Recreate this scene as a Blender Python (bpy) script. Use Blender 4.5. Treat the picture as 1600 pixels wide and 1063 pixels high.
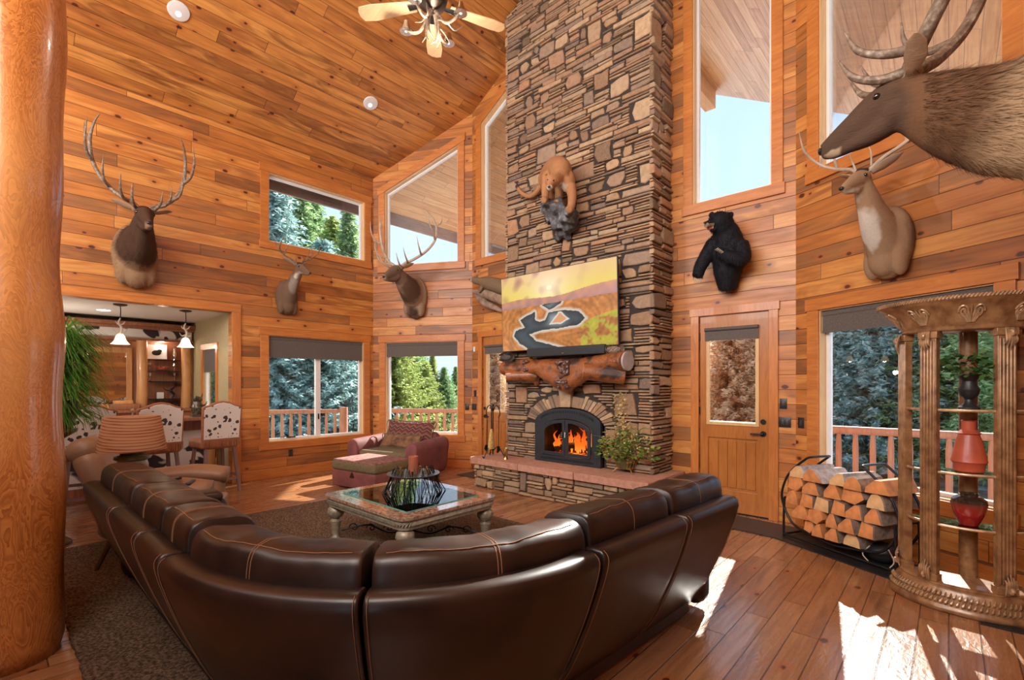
import bpy, bmesh, math, random
from mathutils import Vector, Matrix, noise as mnoise
from mathutils.geometry import tessellate_polygon
PI = math.pi
for o in list(bpy.data.objects): bpy.data.objects.remove(o)
SC = bpy.context.scene
COL = SC.collection
# ------------------------------------------------------------------ camera, sky, sun, exposure
# room axes: X runs along the fireplace wall (to the right), Y runs towards it; metres
TH = math.radians(42.3); FPX = 750.0; CH = 1.595; HOR = 600.0
cam = bpy.data.cameras.new('camera'); camo = bpy.data.objects.new('camera', cam); COL.objects.link(camo)
camo.location = (0, 0, CH); camo.rotation_euler = (PI/2, 0, TH)
cam.sensor_width = 36; cam.sensor_fit = 'HORIZONTAL'; cam.lens = 36*FPX/1600
cam.shift_y = (HOR-531.5)/1600; cam.clip_start = 0.05; cam.clip_end = 300
SC.camera = camo
SC.view_settings.view_transform = 'Standard'; SC.view_settings.look = 'None'
SC.view_settings.gamma = 1; SC.view_settings.use_curve_mapping = False
SC.view_settings.exposure = 0.3
wd = bpy.data.worlds.new('world'); SC.world = wd; wd.use_nodes = True
_n = wd.node_tree.nodes; _n.clear()
_o = _n.new('ShaderNodeOutputWorld'); _b = _n.new('ShaderNodeBackground')
_g = _n.new('ShaderNodeTexCoord'); _s = _n.new('ShaderNodeSeparateXYZ'); _r = _n.new('ShaderNodeValToRGB')
_l = wd.node_tree.links
_l.new(_g.outputs['Generated'], _s.inputs[0]); _l.new(_s.outputs['Z'], _r.inputs[0]); _l.new(_r.outputs[0], _b.inputs[0]); _l.new(_b.outputs[0], _o.inputs[0])
_r.color_ramp.elements[0].position = 0.0; _r.color_ramp.elements[0].color = (.62, .76, .92, 1)
_r.color_ramp.elements[1].position = 0.75; _r.color_ramp.elements[1].color = (.42, .62, .95, 1)
_b.inputs[1].default_value = 1.25
sd = bpy.data.lights.new('sun', 'SUN'); so = bpy.data.objects.new('sun', sd); COL.objects.link(so)
SUNDIR = Vector((.17, -.985, -.67)).normalized()
so.rotation_euler = SUNDIR.to_track_quat('-Z', 'Y').to_euler(); so.location = (-2, 14, 9)
sd.energy = 15; sd.color = (1, .93, .82); sd.angle = math.radians(.6)
def area(name, loc, target, sx, sy, e, col=(1, 1, 1)):
    d = bpy.data.lights.new(name, 'AREA'); o = bpy.data.objects.new(name, d); COL.objects.link(o)
    d.shape = 'RECTANGLE'; d.size = sx; d.size_y = sy; d.energy = e; d.color = col
    o.location = loc; o.rotation_euler = (Vector(target)-Vector(loc)).to_track_quat('-Z', 'Y').to_euler()
    return o
# added fill lights behind the camera, standing in for unseen openings
area('window_light_behind', (-3.5, -3.4, 4.9), (-4.2, 6, 4.2), 7, 2.6, 500, (1, .95, .88))
area('window_light_side', (-.2, -1.6, 5.0), (-6, 3, 3.5), 2.5, 2.5, 190, (1, .95, .88))
def bulb(name, loc, e, r=.05, col=(1, .8, .55)):
    d = bpy.data.lights.new(name, 'POINT'); o = bpy.data.objects.new(name, d); COL.objects.link(o)
    d.energy = e; d.shadow_soft_size = r; d.color = col; o.location = loc; return o
# ------------------------------------------------------------------ projection helper (photo pixel -> point in the room)
FW = Vector((-math.sin(TH), math.cos(TH), 0)); RT = Vector((math.cos(TH), math.sin(TH), 0))
CP = Vector((0, 0, CH))
def ray(px, py): return FW + RT*((px-800)/FPX) + Vector((0, 0, (HOR-py)/FPX))
def onplane(px, py, p, n):
    d = ray(px, py); n = Vector(n); return CP + d*((Vector(p)-CP).dot(n)/d.dot(n))
def onY(px, py, Y): return onplane(px, py, (0, Y, 0), (0, 1, 0))
def onX(px, py, X): return onplane(px, py, (X, 0, 0), (1, 0, 0))
def onZ(px, py, Z): return onplane(px, py, (0, 0, Z), (0, 0, 1))
def at(px, py, depth): return CP + ray(px, py)*depth
# ------------------------------------------------------------------ node helpers
class NT:
    def __init__(s, name):
        s.m = bpy.data.materials.new(name); s.m.use_nodes = True; s.t = s.m.node_tree; s.t.nodes.clear()
        s.out = s.n('OutputMaterial'); s.p = s.n('BsdfPrincipled'); s.l(s.p.outputs[0], s.out.inputs[0])
    def n(s, k, **kw):
        x = s.t.nodes.new('ShaderNode'+k)
        for a, b in kw.items(): setattr(x, a, b)
        return x
    def l(s, a, b): s.t.links.new(a, b)
    def put(s, sock, v):
        if hasattr(v, 'is_output'): s.l(v, sock)
        elif isinstance(v, (tuple, list)) and len(v) == 3 and sock.type == 'RGBA': sock.default_value = (*v, 1)
        else: sock.default_value = v
    def math(s, op, a, b=0.0, c=None, clamp=False):
        x = s.n('Math', operation=op); x.use_clamp = clamp; s.put(x.inputs[0], a); s.put(x.inputs[1], b)
        if c is not None: s.put(x.inputs[2], c)
        return x.outputs[0]
    def comb(s, a, b, c=0.0):
        x = s.n('CombineXYZ'); s.put(x.inputs[0], a); s.put(x.inputs[1], b); s.put(x.inputs[2], c); return x.outputs[0]
    def obj(s): return s.n('TexCoord').outputs['Object']
    def sep(s, v):
        x = s.n('SeparateXYZ'); s.l(v, x.inputs[0]); return x.outputs
    def noise(s, v=None, scale=5, detail=4, rough=.55, dist=0.0):
        x = s.n('TexNoise'); s.put(x.inputs['Scale'], scale); s.put(x.inputs['Detail'], detail); s.put(x.inputs['Roughness'], rough); s.put(x.inputs['Distortion'], dist)
        s.l(v if v is not None else s.obj(), x.inputs['Vector']); return x.outputs[0]
    def scale(s, v, k):
        x = s.n('VectorMath', operation='MULTIPLY'); s.l(v, x.inputs[0]); x.inputs[1].default_value = k; return x.outputs[0]
    def ramp(s, f, stops, interp='LINEAR'):
        x = s.n('ValToRGB'); s.l(f, x.inputs[0]); r = x.color_ramp; r.interpolation = interp
        while len(r.elements) < len(stops): r.elements.new(.5)
        for e, (p, c) in zip(r.elements, stops): e.position = p; e.color = (*c, 1) if len(c) == 3 else c
        return x.outputs[0]
    def mix(s, f, a, b, mode='MIX'):
        x = s.n('Mix', data_type='RGBA', blend_type=mode); s.put(x.inputs[0], f); s.put(x.inputs[6], a); s.put(x.inputs[7], b); return x.outputs[2]
    def maprange(s, v, a, b, c=0.0, d=1.0):
        x = s.n('MapRange'); x.clamp = True; s.put(x.inputs[0], v)
        for i, q in enumerate((a, b, c, d)): x.inputs[i+1].default_value = q
        return x.outputs[0]
    def bump(s, h, strength=.3, dist=.01):
        x = s.n('Bump'); s.put(x.inputs['Height'], h); x.inputs['Strength'].default_value = strength; x.inputs['Distance'].default_value = dist
        s.l(x.outputs[0], s.p.inputs['Normal']); return x
    def set(s, **kw):
        names = dict(color='Base Color', rough='Roughness', metal='Metallic', coat='Coat Weight', coatr='Coat Roughness', spec='Specular IOR Level', emit='Emission Color', estr='Emission Strength', sheen='Sheen Weight', alpha='Alpha', trans='Transmission Weight')
        for k, v in kw.items(): s.put(s.p.inputs[names[k]], v)
        return s.m
def flat(name, col, rough=.5, metal=0, vary=.12, scale=14, bump=0.0, coat=0.0, bs=60):
    t = NT(name); nz = t.noise(scale=scale)
    c = t.mix(t.maprange(nz, .3, .7), tuple(x*(1-vary) for x in col), tuple(min(1, x*(1+vary)) for x in col))
    if bump: t.bump(t.noise(scale=bs), bump, .004)
    return t.set(color=c, rough=rough, metal=metal, coat=coat)
def emis(name, col, s):
    t = NT(name); return t.set(color=(0, 0, 0), emit=col, estr=s)
def plank(name, w, length, tones, u='X', v='Z', rough=.38, knots=True, gap=.012, grain=1.0, vs=1.0, scrape=0.0, gapcol=.25, coat=.15, variation=1.0):
    t = NT(name); P = t.sep(t.obj()); ix = {'X': 0, 'Y': 1, 'Z': 2}
    U = P[ix[u]]; V = t.math('MULTIPLY', P[ix[v]], vs)
    vr = t.math('DIVIDE', V, w); row = t.math('FLOOR', vr); fv = t.math('FRACT', vr)
    wn = t.n('TexWhiteNoise', noise_dimensions='1D'); t.l(row, wn.inputs['W'])
    uu = t.math('ADD', t.math('DIVIDE', U, length), t.math('MULTIPLY', wn.outputs[0], 9.0)); colm = t.math('FLOOR', uu); fu = t.math('FRACT', uu)
    w2 = t.n('TexWhiteNoise', noise_dimensions='2D'); t.l(t.comb(row, colm), w2.inputs['Vector'])
    rnd = w2.outputs[0]
    off = t.math('MULTIPLY', rnd, 37.0)
    vec = t.comb(t.math('ADD', t.math('MULTIPLY', U, 1.3), off), t.math('MULTIPLY', V, 26.0), off)
    g1 = t.noise(vec, 1.0, 5, .6, .6)
    vec2 = t.comb(t.math('ADD', t.math('MULTIPLY', U, .7), off), t.math('MULTIPLY', V, 4.0), off)
    g2 = t.noise(vec2, 1.3, 3, .5, 1.6)
    k = len(tones)-1
    f = t.math('ADD', t.math('MULTIPLY', rnd, variation), t.math('ADD', t.math('MULTIPLY', t.math('SUBTRACT', g2, .5), .9*grain), .5*(1-variation)), clamp=True)
    c = t.ramp(f, [(i/k, q) for i, q in enumerate(tones)])
    c = t.mix(t.maprange(g1, .42, .68, 0, .42*grain), c, (.45, .28, .16), 'MULTIPLY')
    if knots:
        vo = t.n('TexVoronoi', voronoi_dimensions='2D'); vo.inputs['Scale'].default_value = 2.6
        t.l(t.comb(t.math('ADD', t.math('MULTIPLY', U, .8), t.math('MULTIPLY', row, .37)), t.math('MULTIPLY', V, 1.25)), vo.inputs['Vector'])
        pick = t.math('GREATER_THAN', t.sep(vo.outputs['Color'])[0], .35)
        d = t.math('ADD', vo.outputs['Distance'], t.math('MULTIPLY', t.math('SUBTRACT', t.noise(scale=40, detail=1), .5), .03))
        halo = t.math('MULTIPLY', t.maprange(d, .20, .05, 0, .7), pick); core = t.math('MULTIPLY', t.maprange(t.math('ADD', d, t.math('MULTIPLY', t.sep(vo.outputs['Color'])[1], .045)), .095, .062), pick)
        c = t.mix(halo, c, (.42, .12, .03)); c = t.mix(core, c, (.09, .025, .012))
    e1 = t.math('MINIMUM', fv, t.math('SUBTRACT', 1.0, fv)); e2 = t.math('MULTIPLY', t.math('MINIMUM', fu, t.math('SUBTRACT', 1.0, fu)), length/w)
    e = t.math('MINIMUM', e1, e2); gp = t.maprange(e, gap*.6, gap*2.2, 0, 1)
    c = t.mix(gp, t.mix(1.0, c, (gapcol, gapcol*.8, gapcol*.7), 'MULTIPLY'), c)
    h = t.math('ADD', t.math('MULTIPLY', gp, .8), t.math('MULTIPLY', g1, .12))
    if scrape:
        h = t.math('ADD', h, t.math('MULTIPLY', t.noise(t.comb(t.math('MULTIPLY', U, 9.0), t.math('MULTIPLY', V, 22.0), off), 1.0, 2, .5, 1.5), scrape))
    t.bump(h, .55, .006)
    return t.set(color=c, rough=t.maprange(g1, .3, .7, rough-.06, rough+.1), coat=coat, coatr=.4 if coat < .3 else .16)
M = {}
pine = [(.25, .10, .034), (.40, .145, .038), (.52, .185, .042), (.62, .24, .058), (.70, .32, .085), (.47, .175, .044), (.33, .14, .05)]
M['wall'] = plank('pine_wall_boards', .17, 2.6, pine)
M['ceil'] = plank('pine_ceiling_boards', .17, 3.0, [(.34, .125, .03), (.56, .22, .055), (.70, .30, .075), (.50, .19, .05), (.30, .11, .03), (.74, .34, .09)], u='Y', v='X', vs=1.146)
M['soffit'] = plank('soffit_boards', .17, 3.0, [(.50, .26, .10), (.66, .38, .17), (.58, .32, .13), (.70, .44, .22)], u='Y', v='X', vs=1.146, knots=False)
M['floor'] = plank('hand_scraped_floor', .15, 1.7, [(.27, .12, .05), (.42, .20, .09), (.35, .16, .07), (.48, .25, .115), (.25, .11, .05)], u='Y', v='X', rough=.24, scrape=.9, gap=.014, coat=.35)
M['deck'] = plank('deck_boards', .14, 3.0, [(.42, .33, .27), (.5, .4, .33), (.36, .28, .24)], u='X', v='Y', knots=False, rough=.7, coat=0)
def woodm(name, a, b, scale=3, rough=.35, axis='Z', knots=False, coat=.2, stretch=9, bump=.15):
    t = NT(name); s = {'X': (1, stretch, stretch), 'Y': (stretch, 1, stretch), 'Z': (stretch, stretch, 1)}[axis]
    v = t.scale(t.obj(), s); g = t.noise(v, scale, 5, .6, .8)
    c = t.mix(t.maprange(g, .32, .68), a, b)
    c = t.mix(t.maprange(t.noise(scale=1.3), .4, .7, 0, .35), c, tuple(x*.6 for x in a))
    t.bump(g, bump, .004)
    return t.set(color=c, rough=rough, coat=coat)
M['trim'] = woodm('fir_trim', (.48, .15, .034), (.66, .25, .06), axis='X', coat=.05)
M['trimv'] = woodm('fir_trim_upright', (.48, .15, .034), (.66, .25, .06), axis='Z')
M['jamb'] = woodm('pale_jamb_wood', (.70, .42, .18), (.80, .54, .28), axis='Z')
M['doorw'] = woodm('door_wood', (.40, .135, .028), (.54, .21, .05), axis='Z', rough=.3)
M['white'] = flat('white_vinyl', (.78, .77, .76), .35, vary=.03)
M['black'] = flat('black_iron', (.02, .02, .022), .42, .6, bump=.1)
M['blackp'] = flat('black_plastic', (.018, .018, .02), .4)
M['blind'] = flat('woven_blind', (.12, .10, .09), .8, vary=.25, scale=90, bump=.3, bs=200)
M['chrome'] = flat('steel', (.6, .6, .6), .18, 1, vary=.03)
def glassm(name, tint=(1, 1, 1), refl=.6, rough=0.0):
    t = NT(name); t.t.nodes.remove(t.p)
    f = t.n('Fresnel'); f.inputs[0].default_value = 1.45
    tr = t.n('BsdfTransparent'); tr.inputs[0].default_value = (*tint, 1)
    gl = t.n('BsdfGlossy'); gl.inputs['Roughness'].default_value = rough
    mx = t.n('MixShader'); t.l(t.math('MULTIPLY', f.outputs[0], refl), mx.inputs[0]); t.l(tr.outputs[0], mx.inputs[1]); t.l(gl.outputs[0], mx.inputs[2]); t.l(mx.outputs[0], t.out.inputs[0])
    return t.m
M['glass'] = glassm('window_glass', (.97, .99, 1))
# ------------------------------------------------------------------ object helpers
def setp(o, label=None, cat=None, group=None, kind=None):
    if label: o['label'] = label
    if cat: o['category'] = cat
    if group: o['group'] = group
    if kind: o['kind'] = kind
    return o
def thing(name, label, cat, loc=(0, 0, 0), rz=0, group=None, scale=1):
    o = bpy.data.objects.new(name, None); COL.objects.link(o); o.empty_display_size = .1
    o.location = loc; o.rotation_euler = (0, 0, rz); o.scale = (scale,)*3
    return setp(o, label, cat, group)
def catmull(pts, n=6):
    P = [Vector(p) for p in pts]
    if len(P) < 3: return P
    Q = [P[0]*2-P[1]]+P+[P[-1]*2-P[-2]]; out = []
    for i in range(1, len(Q)-2):
        for k in range(n):
            t = k/n; a, b, c, d = Q[i-1], Q[i], Q[i+1], Q[i+2]
            out.append(.5*((2*b)+(c-a)*t+(2*a-5*b+4*c-d)*t*t+(3*b-a-3*c+d)*t**3))
    out.append(P[-1]); return out
def lerpl(L_, m):
    n = len(L_)-1; out = []
    for i in range(m):
        x = i/(m-1)*n; k = min(int(x), n-1); f = x-k; a, b = L_[k], L_[k+1]
        out.append(tuple(p+(q-p)*f for p, q in zip(a, b)) if isinstance(a, (tuple, list)) else a+(b-a)*f)
    return out
class B:
    def __init__(s): s.v = []; s.f = []; s.mi = []; s.cur = 0
    def add(s, vs, fs):
        k = len(s.v); s.v += [tuple(v) for v in vs]; s.f += [tuple(i+k for i in f) for f in fs]; s.mi += [s.cur]*len(fs); return s
    def box(s, c, d, R=None, taper=(1, 1)):
        x, y, z = d[0]/2, d[1]/2, d[2]/2; vs = []
        for sz in (-1, 1):
            tx, ty = taper if sz > 0 else (1, 1)
            for sx, sy in ((-1, -1), (1, -1), (1, 1), (-1, 1)):
                p = Vector((sx*x*tx, sy*y*ty, sz*z))
                if R is not None: p = R @ p
                vs.append(p+Vector(c))
        return s.add(vs, [(3, 2, 1, 0), (4, 5, 6, 7), (0, 1, 5, 4), (1, 2, 6, 5), (2, 3, 7, 6), (3, 0, 4, 7)])
    def b2(s, lo, hi): return s.box([(a+b)/2 for a, b in zip(lo, hi)], [abs(b-a) for a, b in zip(lo, hi)])
    def rbox(s, c, d, r=.02, R=None, n=3):   # rounded box (superellipsoid-ish corners)
        bm = bmesh.new(); bmesh.ops.create_cube(bm, size=1)
        for v in bm.verts: v.co = Vector((v.co.x*d[0], v.co.y*d[1], v.co.z*d[2]))
        r = min(r, min(d)*.49)
        bmesh.ops.bevel(bm, geom=list(bm.edges), offset=r, segments=n, profile=.5, affect='EDGES')
        for v in bm.verts:
            p = v.co
            if R is not None: p = R @ p
            v.co = p+Vector(c)
        bm.verts.index_update(); s.add([v.co for v in bm.verts], [[v.index for v in f.verts] for f in bm.faces]); bm.free(); return s
    def tube(s, pts, r, n=8, smooth=0, cap=True, flatten=None, up=None):
        if smooth: 
            m = len(pts); pts = catmull(pts, smooth)
            if isinstance(r, (list, tuple)): r = lerpl(list(r), len(pts))
        P = [Vector(p) for p in pts]; m = len(P)
        if not isinstance(r, (list, tuple)): r = [r]*m
        if len(r) != m: r = lerpl(list(r), m)
        T = [(P[min(i+1, m-1)]-P[max(i-1, 0)]).normalized() for i in range(m)]
        u = Vector(up) if up else (Vector((0, 0, 1)) if abs(T[0].z) < .9 else Vector((1, 0, 0)))
        vs = []
        for i in range(m):
            u = (u-T[i]*u.dot(T[i]))
            if u.length < 1e-6: u = T[i].orthogonal()
            u.normalize(); w = T[i].cross(u)
            ri = r[i]; ra, rb = ri if isinstance(ri, (tuple, list)) else (ri, ri)
            for k in range(n):
                a = 2*PI*k/n; vs.append(P[i]+u*math.sin(a)*rb+w*math.cos(a)*ra)
        fs = [(i*n+k, i*n+(k+1) % n, (i+1)*n+(k+1) % n, (i+1)*n+k) for i in range(m-1) for k in range(n)]
        if cap: fs += [tuple(range(n-1, -1, -1)), tuple(range((m-1)*n, m*n))]
        return s.add(vs, fs)
    def ball(s, c, r, nu=16, nv=10, R=None):
        if not isinstance(r, (tuple, list)): r = (r, r, r)
        vs = []; 
        for i in range(1, nv):
            a = PI*i/nv
            for k in range(nu):
                b = 2*PI*k/nu; p = Vector((r[0]*math.sin(a)*math.cos(b), r[1]*math.sin(a)*math.sin(b), r[2]*math.cos(a)))
                if R is not None: p = R @ p
                vs.append(p+Vector(c))
        t_ = Vector((0, 0, r[2])); 
        if R is not None: t_ = R @ t_
        vs += [Vector(c)+t_, Vector(c)-t_]; a, b = len(vs)-2, len(vs)-1
        fs = [(i*nu+k, (i+1)*nu+k, (i+1)*nu+(k+1) % nu, i*nu+(k+1) % nu) for i in range(nv-2) for k in range(nu)]
        fs += [(a, k, (k+1) % nu) for k in range(nu)]+[(b, (nv-2)*nu+(k+1) % nu, (nv-2)*nu+k) for k in range(nu)]
        return s.add(vs, fs)
    def lathe(s, prof, n=24, c=(0, 0, 0), a0=0, a1=2*PI, flute=None):
        full = abs(a1-a0-2*PI) < 1e-4; m = n if full else n+1; vs = []
        for r, z in prof:
            for k in range(m):
                a = a0+(a1-a0)*k/n; rr = r*(flute(a, z) if flute else 1); vs.append((c[0]+rr*math.cos(a), c[1]+rr*math.sin(a), c[2]+z))
        fs = []
        for i in range(len(prof)-1):
            for k in range(n):
                k2 = (k+1) % m; fs.append((i*m+k, i*m+k2, (i+1)*m+k2, (i+1)*m+k))
        if full: 
            if prof[0][0] > 1e-5: fs.append(tuple(range(m-1, -1, -1)))
            if prof[-1][0] > 1e-5: fs.append(tuple(range((len(prof)-1)*m, len(prof)*m)))
        return s.add(vs, fs)
    def prism(s, poly, O, U, V, N, h0, h1, holes=()):    # polygon in plane O+u*U+v*V, extruded from h0 to h1 along N
        O, U, V, N = map(Vector, (O, U, V, N)); loops = [list(poly)]+[list(h) for h in holes]
        flatp = [p for L_ in loops for p in L_]
        tris = tessellate_polygon([[Vector((p[0], p[1], 0)) for p in L_] for L_ in loops])
        k = len(flatp); vs = [O+U*p[0]+V*p[1]+N*h0 for p in flatp]+[O+U*p[0]+V*p[1]+N*h1 for p in flatp]
        fs = [tuple(t) for t in tris]+[tuple(i+k for i in reversed(t)) for t in tris]; b = 0
        for L_ in loops:
            n = len(L_)
            for i in range(n): j = (i+1) % n; fs.append((b+i, b+j, b+j+k, b+i+k))
            b += n
        return s.add(vs, fs)
    def build(s, name, mat, parent=None, smooth=True, bevel=0, sub=0, loc=None, rz=0, angle=40, remesh=0, smoothit=0, solid=0):
        me = bpy.data.meshes.new(name); me.from_pydata(s.v, [], s.f)
        for m_ in (mat if isinstance(mat, (list, tuple)) else [mat]): me.materials.append(m_)
        if max(s.mi or [0]) > 0: me.polygons.foreach_set('material_index', s.mi)
        bm = bmesh.new(); bm.from_mesh(me); bmesh.ops.recalc_face_normals(bm, faces=bm.faces); bm.to_mesh(me); bm.free()
        o = bpy.data.objects.new(name, me); COL.objects.link(o)
        if parent: o.parent = parent
        if loc is not None: o.location = loc
        if rz: o.rotation_euler = (0, 0, rz)
        if remesh:
            m_ = o.modifiers.new('remesh', 'REMESH'); m_.mode = 'VOXEL'; m_.voxel_size = remesh; m_.use_smooth_shade = True
            m_ = o.modifiers.new('smooth', 'SMOOTH'); m_.factor = .6; m_.iterations = smoothit or 6
        if bevel: 
            m_ = o.modifiers.new('bevel', 'BEVEL'); m_.width = bevel; m_.segments = 2; m_.limit_method = 'ANGLE'; m_.angle_limit = math.radians(35)
        if solid: m_ = o.modifiers.new('solid', 'SOLIDIFY'); m_.thickness = solid
        if sub: m_ = o.modifiers.new('sub', 'SUBSURF'); m_.levels = sub; m_.render_levels = sub
        if smooth:
            me.polygons.foreach_set('use_smooth', [True]*len(me.polygons))
            if not remesh and not sub:
                try: me.set_sharp_from_angle(angle=math.radians(angle))
                except Exception: pass
        return o
def dup(root, loc, rz=None, label=None, scale=None):
    r = root.copy(); COL.objects.link(r); r.location = loc
    if rz is not None: r.rotation_euler = (0, 0, rz)
    if scale is not None: r.scale = (scale,)*3
    if label: r['label'] = label
    for ch in list(root.children):
        c = ch.copy(); COL.objects.link(c); c.parent = r
        for g in ch.children:
            d = g.copy(); COL.objects.link(d); d.parent = c
    return r
# ------------------------------------------------------------------ the shell
CX = -3.97; WY = 6.2; HX = 2.686; PH = math.radians(28.5); WL = 2.076; EZ = 5.68; SL = .56
CR = (CX+HX, WY); CL = (CX-HX, WY)
CRR = (CR[0]+WL*math.cos(PH), WY-WL*math.sin(PH)); CLL = (CL[0]-WL*math.cos(PH), WY-WL*math.sin(PH))
XL = CLL[0]; XR = CRR[0]; RZ = EZ+SL*(CX-XL)
def cz(x): return RZ-SL*abs(x-CX)
UZ = Vector((0, 0, 1))
class Wall:   # frame of a wall: O at its left end seen from inside, U to the right, N outwards
    def __init__(s, p0, p1):
        s.O = Vector((*p0, 0)); s.E = Vector((*p1, 0)); s.U = (s.E-s.O).normalized(); s.L = (s.E-s.O).length
        s.N = Vector((-s.U.y, s.U.x, 0)); s.rz = math.atan2(s.U.y, s.U.x)
    def uv(s, px, py): p = onplane(px, py, s.O, s.N); return ((p-s.O).dot(s.U), p.z)
    def pt(s, u, z, n=0): return s.O+s.U*u+s.N*n+UZ*z
WT = .16
W1 = Wall((XL, -6), CLL); W2 = Wall(CLL, CL); W3 = Wall(CL, CR); W5 = Wall(CR, CRR); W6 = Wall(CRR, (XR, -6))
X_, Y_, Z_ = Vector((1, 0, 0)), Vector((0, 1, 0)), Vector((0, 0, 1))
def mkwall(name, W, poly, holes, mat='wall', t=WT):
    b = B(); b.prism(poly, (0, 0, 0), X_, Z_, Y_, 0, t, holes)
    o = b.build(name, M[mat], loc=W.O, rz=W.rz, smooth=False); return setp(o, kind='structure')
def rect(u0, z0, u1, z1): return [(u0, z0), (u1, z0), (u1, z1), (u0, z1)]
SILL = 3.92
def topz(W, u): p = W.pt(u, 0); return cz(p.x)
# openings
oW1u = rect(9.22, 4.0, 11.02, 5.16); oW1l = rect(9.22, .61, 11.0, 2.415)
oBar = rect(4.2, 0, 8.66, 2.74)
y0 = topz(W2, WL-1.82)-.42; y1 = topz(W2, WL-.285)-.42
oW2u = [(WL-1.82, SILL), (WL-.285, SILL), (WL-.285, y1), (WL-1.82, y0)]
oW2l = rect(WL-1.80, .62, WL-.285, 2.41)
def mir(p, L): return [(L-p[1][0], p[1][1]), (L-p[0][0], p[0][1]), (L-p[3][0], p[3][1]), (L-p[2][0], p[2][1])]
oW5u = mir(oW2u, WL); oW5l = rect(.285, .6, 1.77, 2.39)
L3 = W3.L
def x2u(x): return x-CL[0]
wz0 = cz(CX-2.44)-.42; wz1 = cz(CX-1.51)-.42
oW3ul = [(L3/2-2.44, SILL), (L3/2-1.51, SILL), (L3/2-1.51, wz1), (L3/2-2.44, wz0)]
oW3ur = mir(oW3ul, L3)
oD3 = rect(L3/2+1.59, 0, L3/2+2.41, 2.46); oD3l = rect(L3/2-2.41, 0, L3/2-1.59, 2.46)
w1 = mkwall('wall_left', W1, [(-.0, 0), (W1.L, 0), (W1.L, EZ+.05), (0, EZ+.05)], [oW1u, oW1l, [(4.2, .0015), (8.66, .0015), (8.66, 2.74), (4.2, 2.74)]])
w2 = mkwall('wall_prow_left', W2, [(0, 0), (WL, 0), (WL, topz(W2, WL)+.05), (0, EZ+.05)], [oW2u, oW2l])
def up(h): return [(a, max(b, .0015)) for a, b in h]
w3 = mkwall('wall_fireplace', W3, [(0, 0), (L3, 0), (L3, cz(CR[0])+.05), (L3/2, RZ+.05), (0, cz(CL[0])+.05)], [oW3ul, oW3ur, up(oD3), up(oD3l)])
w5 = mkwall('wall_prow_right', W5, [(0, 0), (WL, 0), (WL, EZ+.05), (0, cz(CR[0])+.05)], [oW5u, oW5l])
w6 = mkwall('wall_right', W6, [(0, 0), (7.4, 0), (7.4, EZ+.05), (0, EZ+.05)], [])
b = B(); b.prism([(XL, -6), (XR, -6), (XR, CRR[1]), (CR[0], WY), (CL[0], WY), (XL, CLL[1])], (0, 0, 0), X_, Y_, Z_, -.12, 0)
setp(b.build('floor', M['floor'], smooth=False), kind='structure')
def roofplane(name, x0, x1, mat, y0, y1, t0, t1, prow=True):
    # slab on the roof plane between x0 and x1; near W2/W5 it follows the wall line
    def yw(x):
        d = abs(x-CX)
        return WY+.0 if d <= HX else WY-(d-HX)*math.tan(PH)
    xs = sorted(set([x0, x1]+[q for q in (CX-HX, CX+HX) if x0 < q < x1]))
    poly = [(x, y0 if not callable(y0) else y0(x)) for x in xs]+[(x, y1 if not callable(y1) else y1(x)) for x in reversed(xs)]
    b = B(); tr = tessellate_polygon([[Vector((p[0], p[1], 0)) for p in poly]]); k = len(poly)
    vs = [(p[0], p[1], cz(p[0])+t0) for p in poly]+[(p[0], p[1], cz(p[0])+t1) for p in poly]
    fs = [tuple(t) for t in tr]+[tuple(i+k for i in t) for t in tr]+[(i, (i+1) % k, (i+1) % k+k, i+k) for i in range(k)]
    b.add(vs, fs); o = b.build(name, M[mat], smooth=False); return setp(o, kind='structure')
def ywall(x):
    d = abs(x-CX); return WY+.0 if d <= HX else WY-(d-HX)*math.tan(PH)
M['roofm'] = flat('roof_shingle', (.10, .08, .07), .9)
roofplane('ceiling', XL, CX, 'ceil', -6, ywall, 0, .1)
roofplane('ceiling_right', CX, XR, 'ceil', -6, ywall, 0, .1)
EO = .6
roofplane('trim_soffit_left', XL-EO, CX, 'soffit', lambda x: (ywall(x)+WT*1.15 if x >= XL else 5.3), 11.2, .0, .08)
roofplane('trim_soffit_right', CX, XR+EO, 'soffit', lambda x: (ywall(x)+WT*1.15 if x <= XR else 5.3), 11.2, .0, .08)
roofplane('trim_roof_left', XL-EO, CX, 'roofm', -6, 11.2, .15, .22); roofplane('trim_roof_right', CX, XR+EO, 'roofm', -6, 11.2, .15, .22)
M['fascia'] = woodm('weathered_beam', (.22, .15, .13), (.36, .25, .20), axis='Y', rough=.7, coat=0)
M['fasciao'] = woodm('orange_beam', (.50, .24, .09), (.62, .34, .14), axis='Y', rough=.6, coat=0)
ez = cz(XL-EO)
for sx, nm in ((-1, 'trim_fascia_left'), (1, 'trim_fascia_right')):
    x = CX+sx*(CX-XL+EO)
    b = B(); b.b2((x-.03, -6, ez-.24), (x+.03, 11.2, ez+.22)); o = b.build(nm, M['fascia'], smooth=False); setp(o, kind='structure')
b = B(); b.b2((CX-.12, WY+.3, RZ-.45), (CX+.12, 11.0, RZ-.02)); setp(b.build('trim_ridge_beam', M['fasciao'], smooth=False, bevel=.01), kind='structure')
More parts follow.
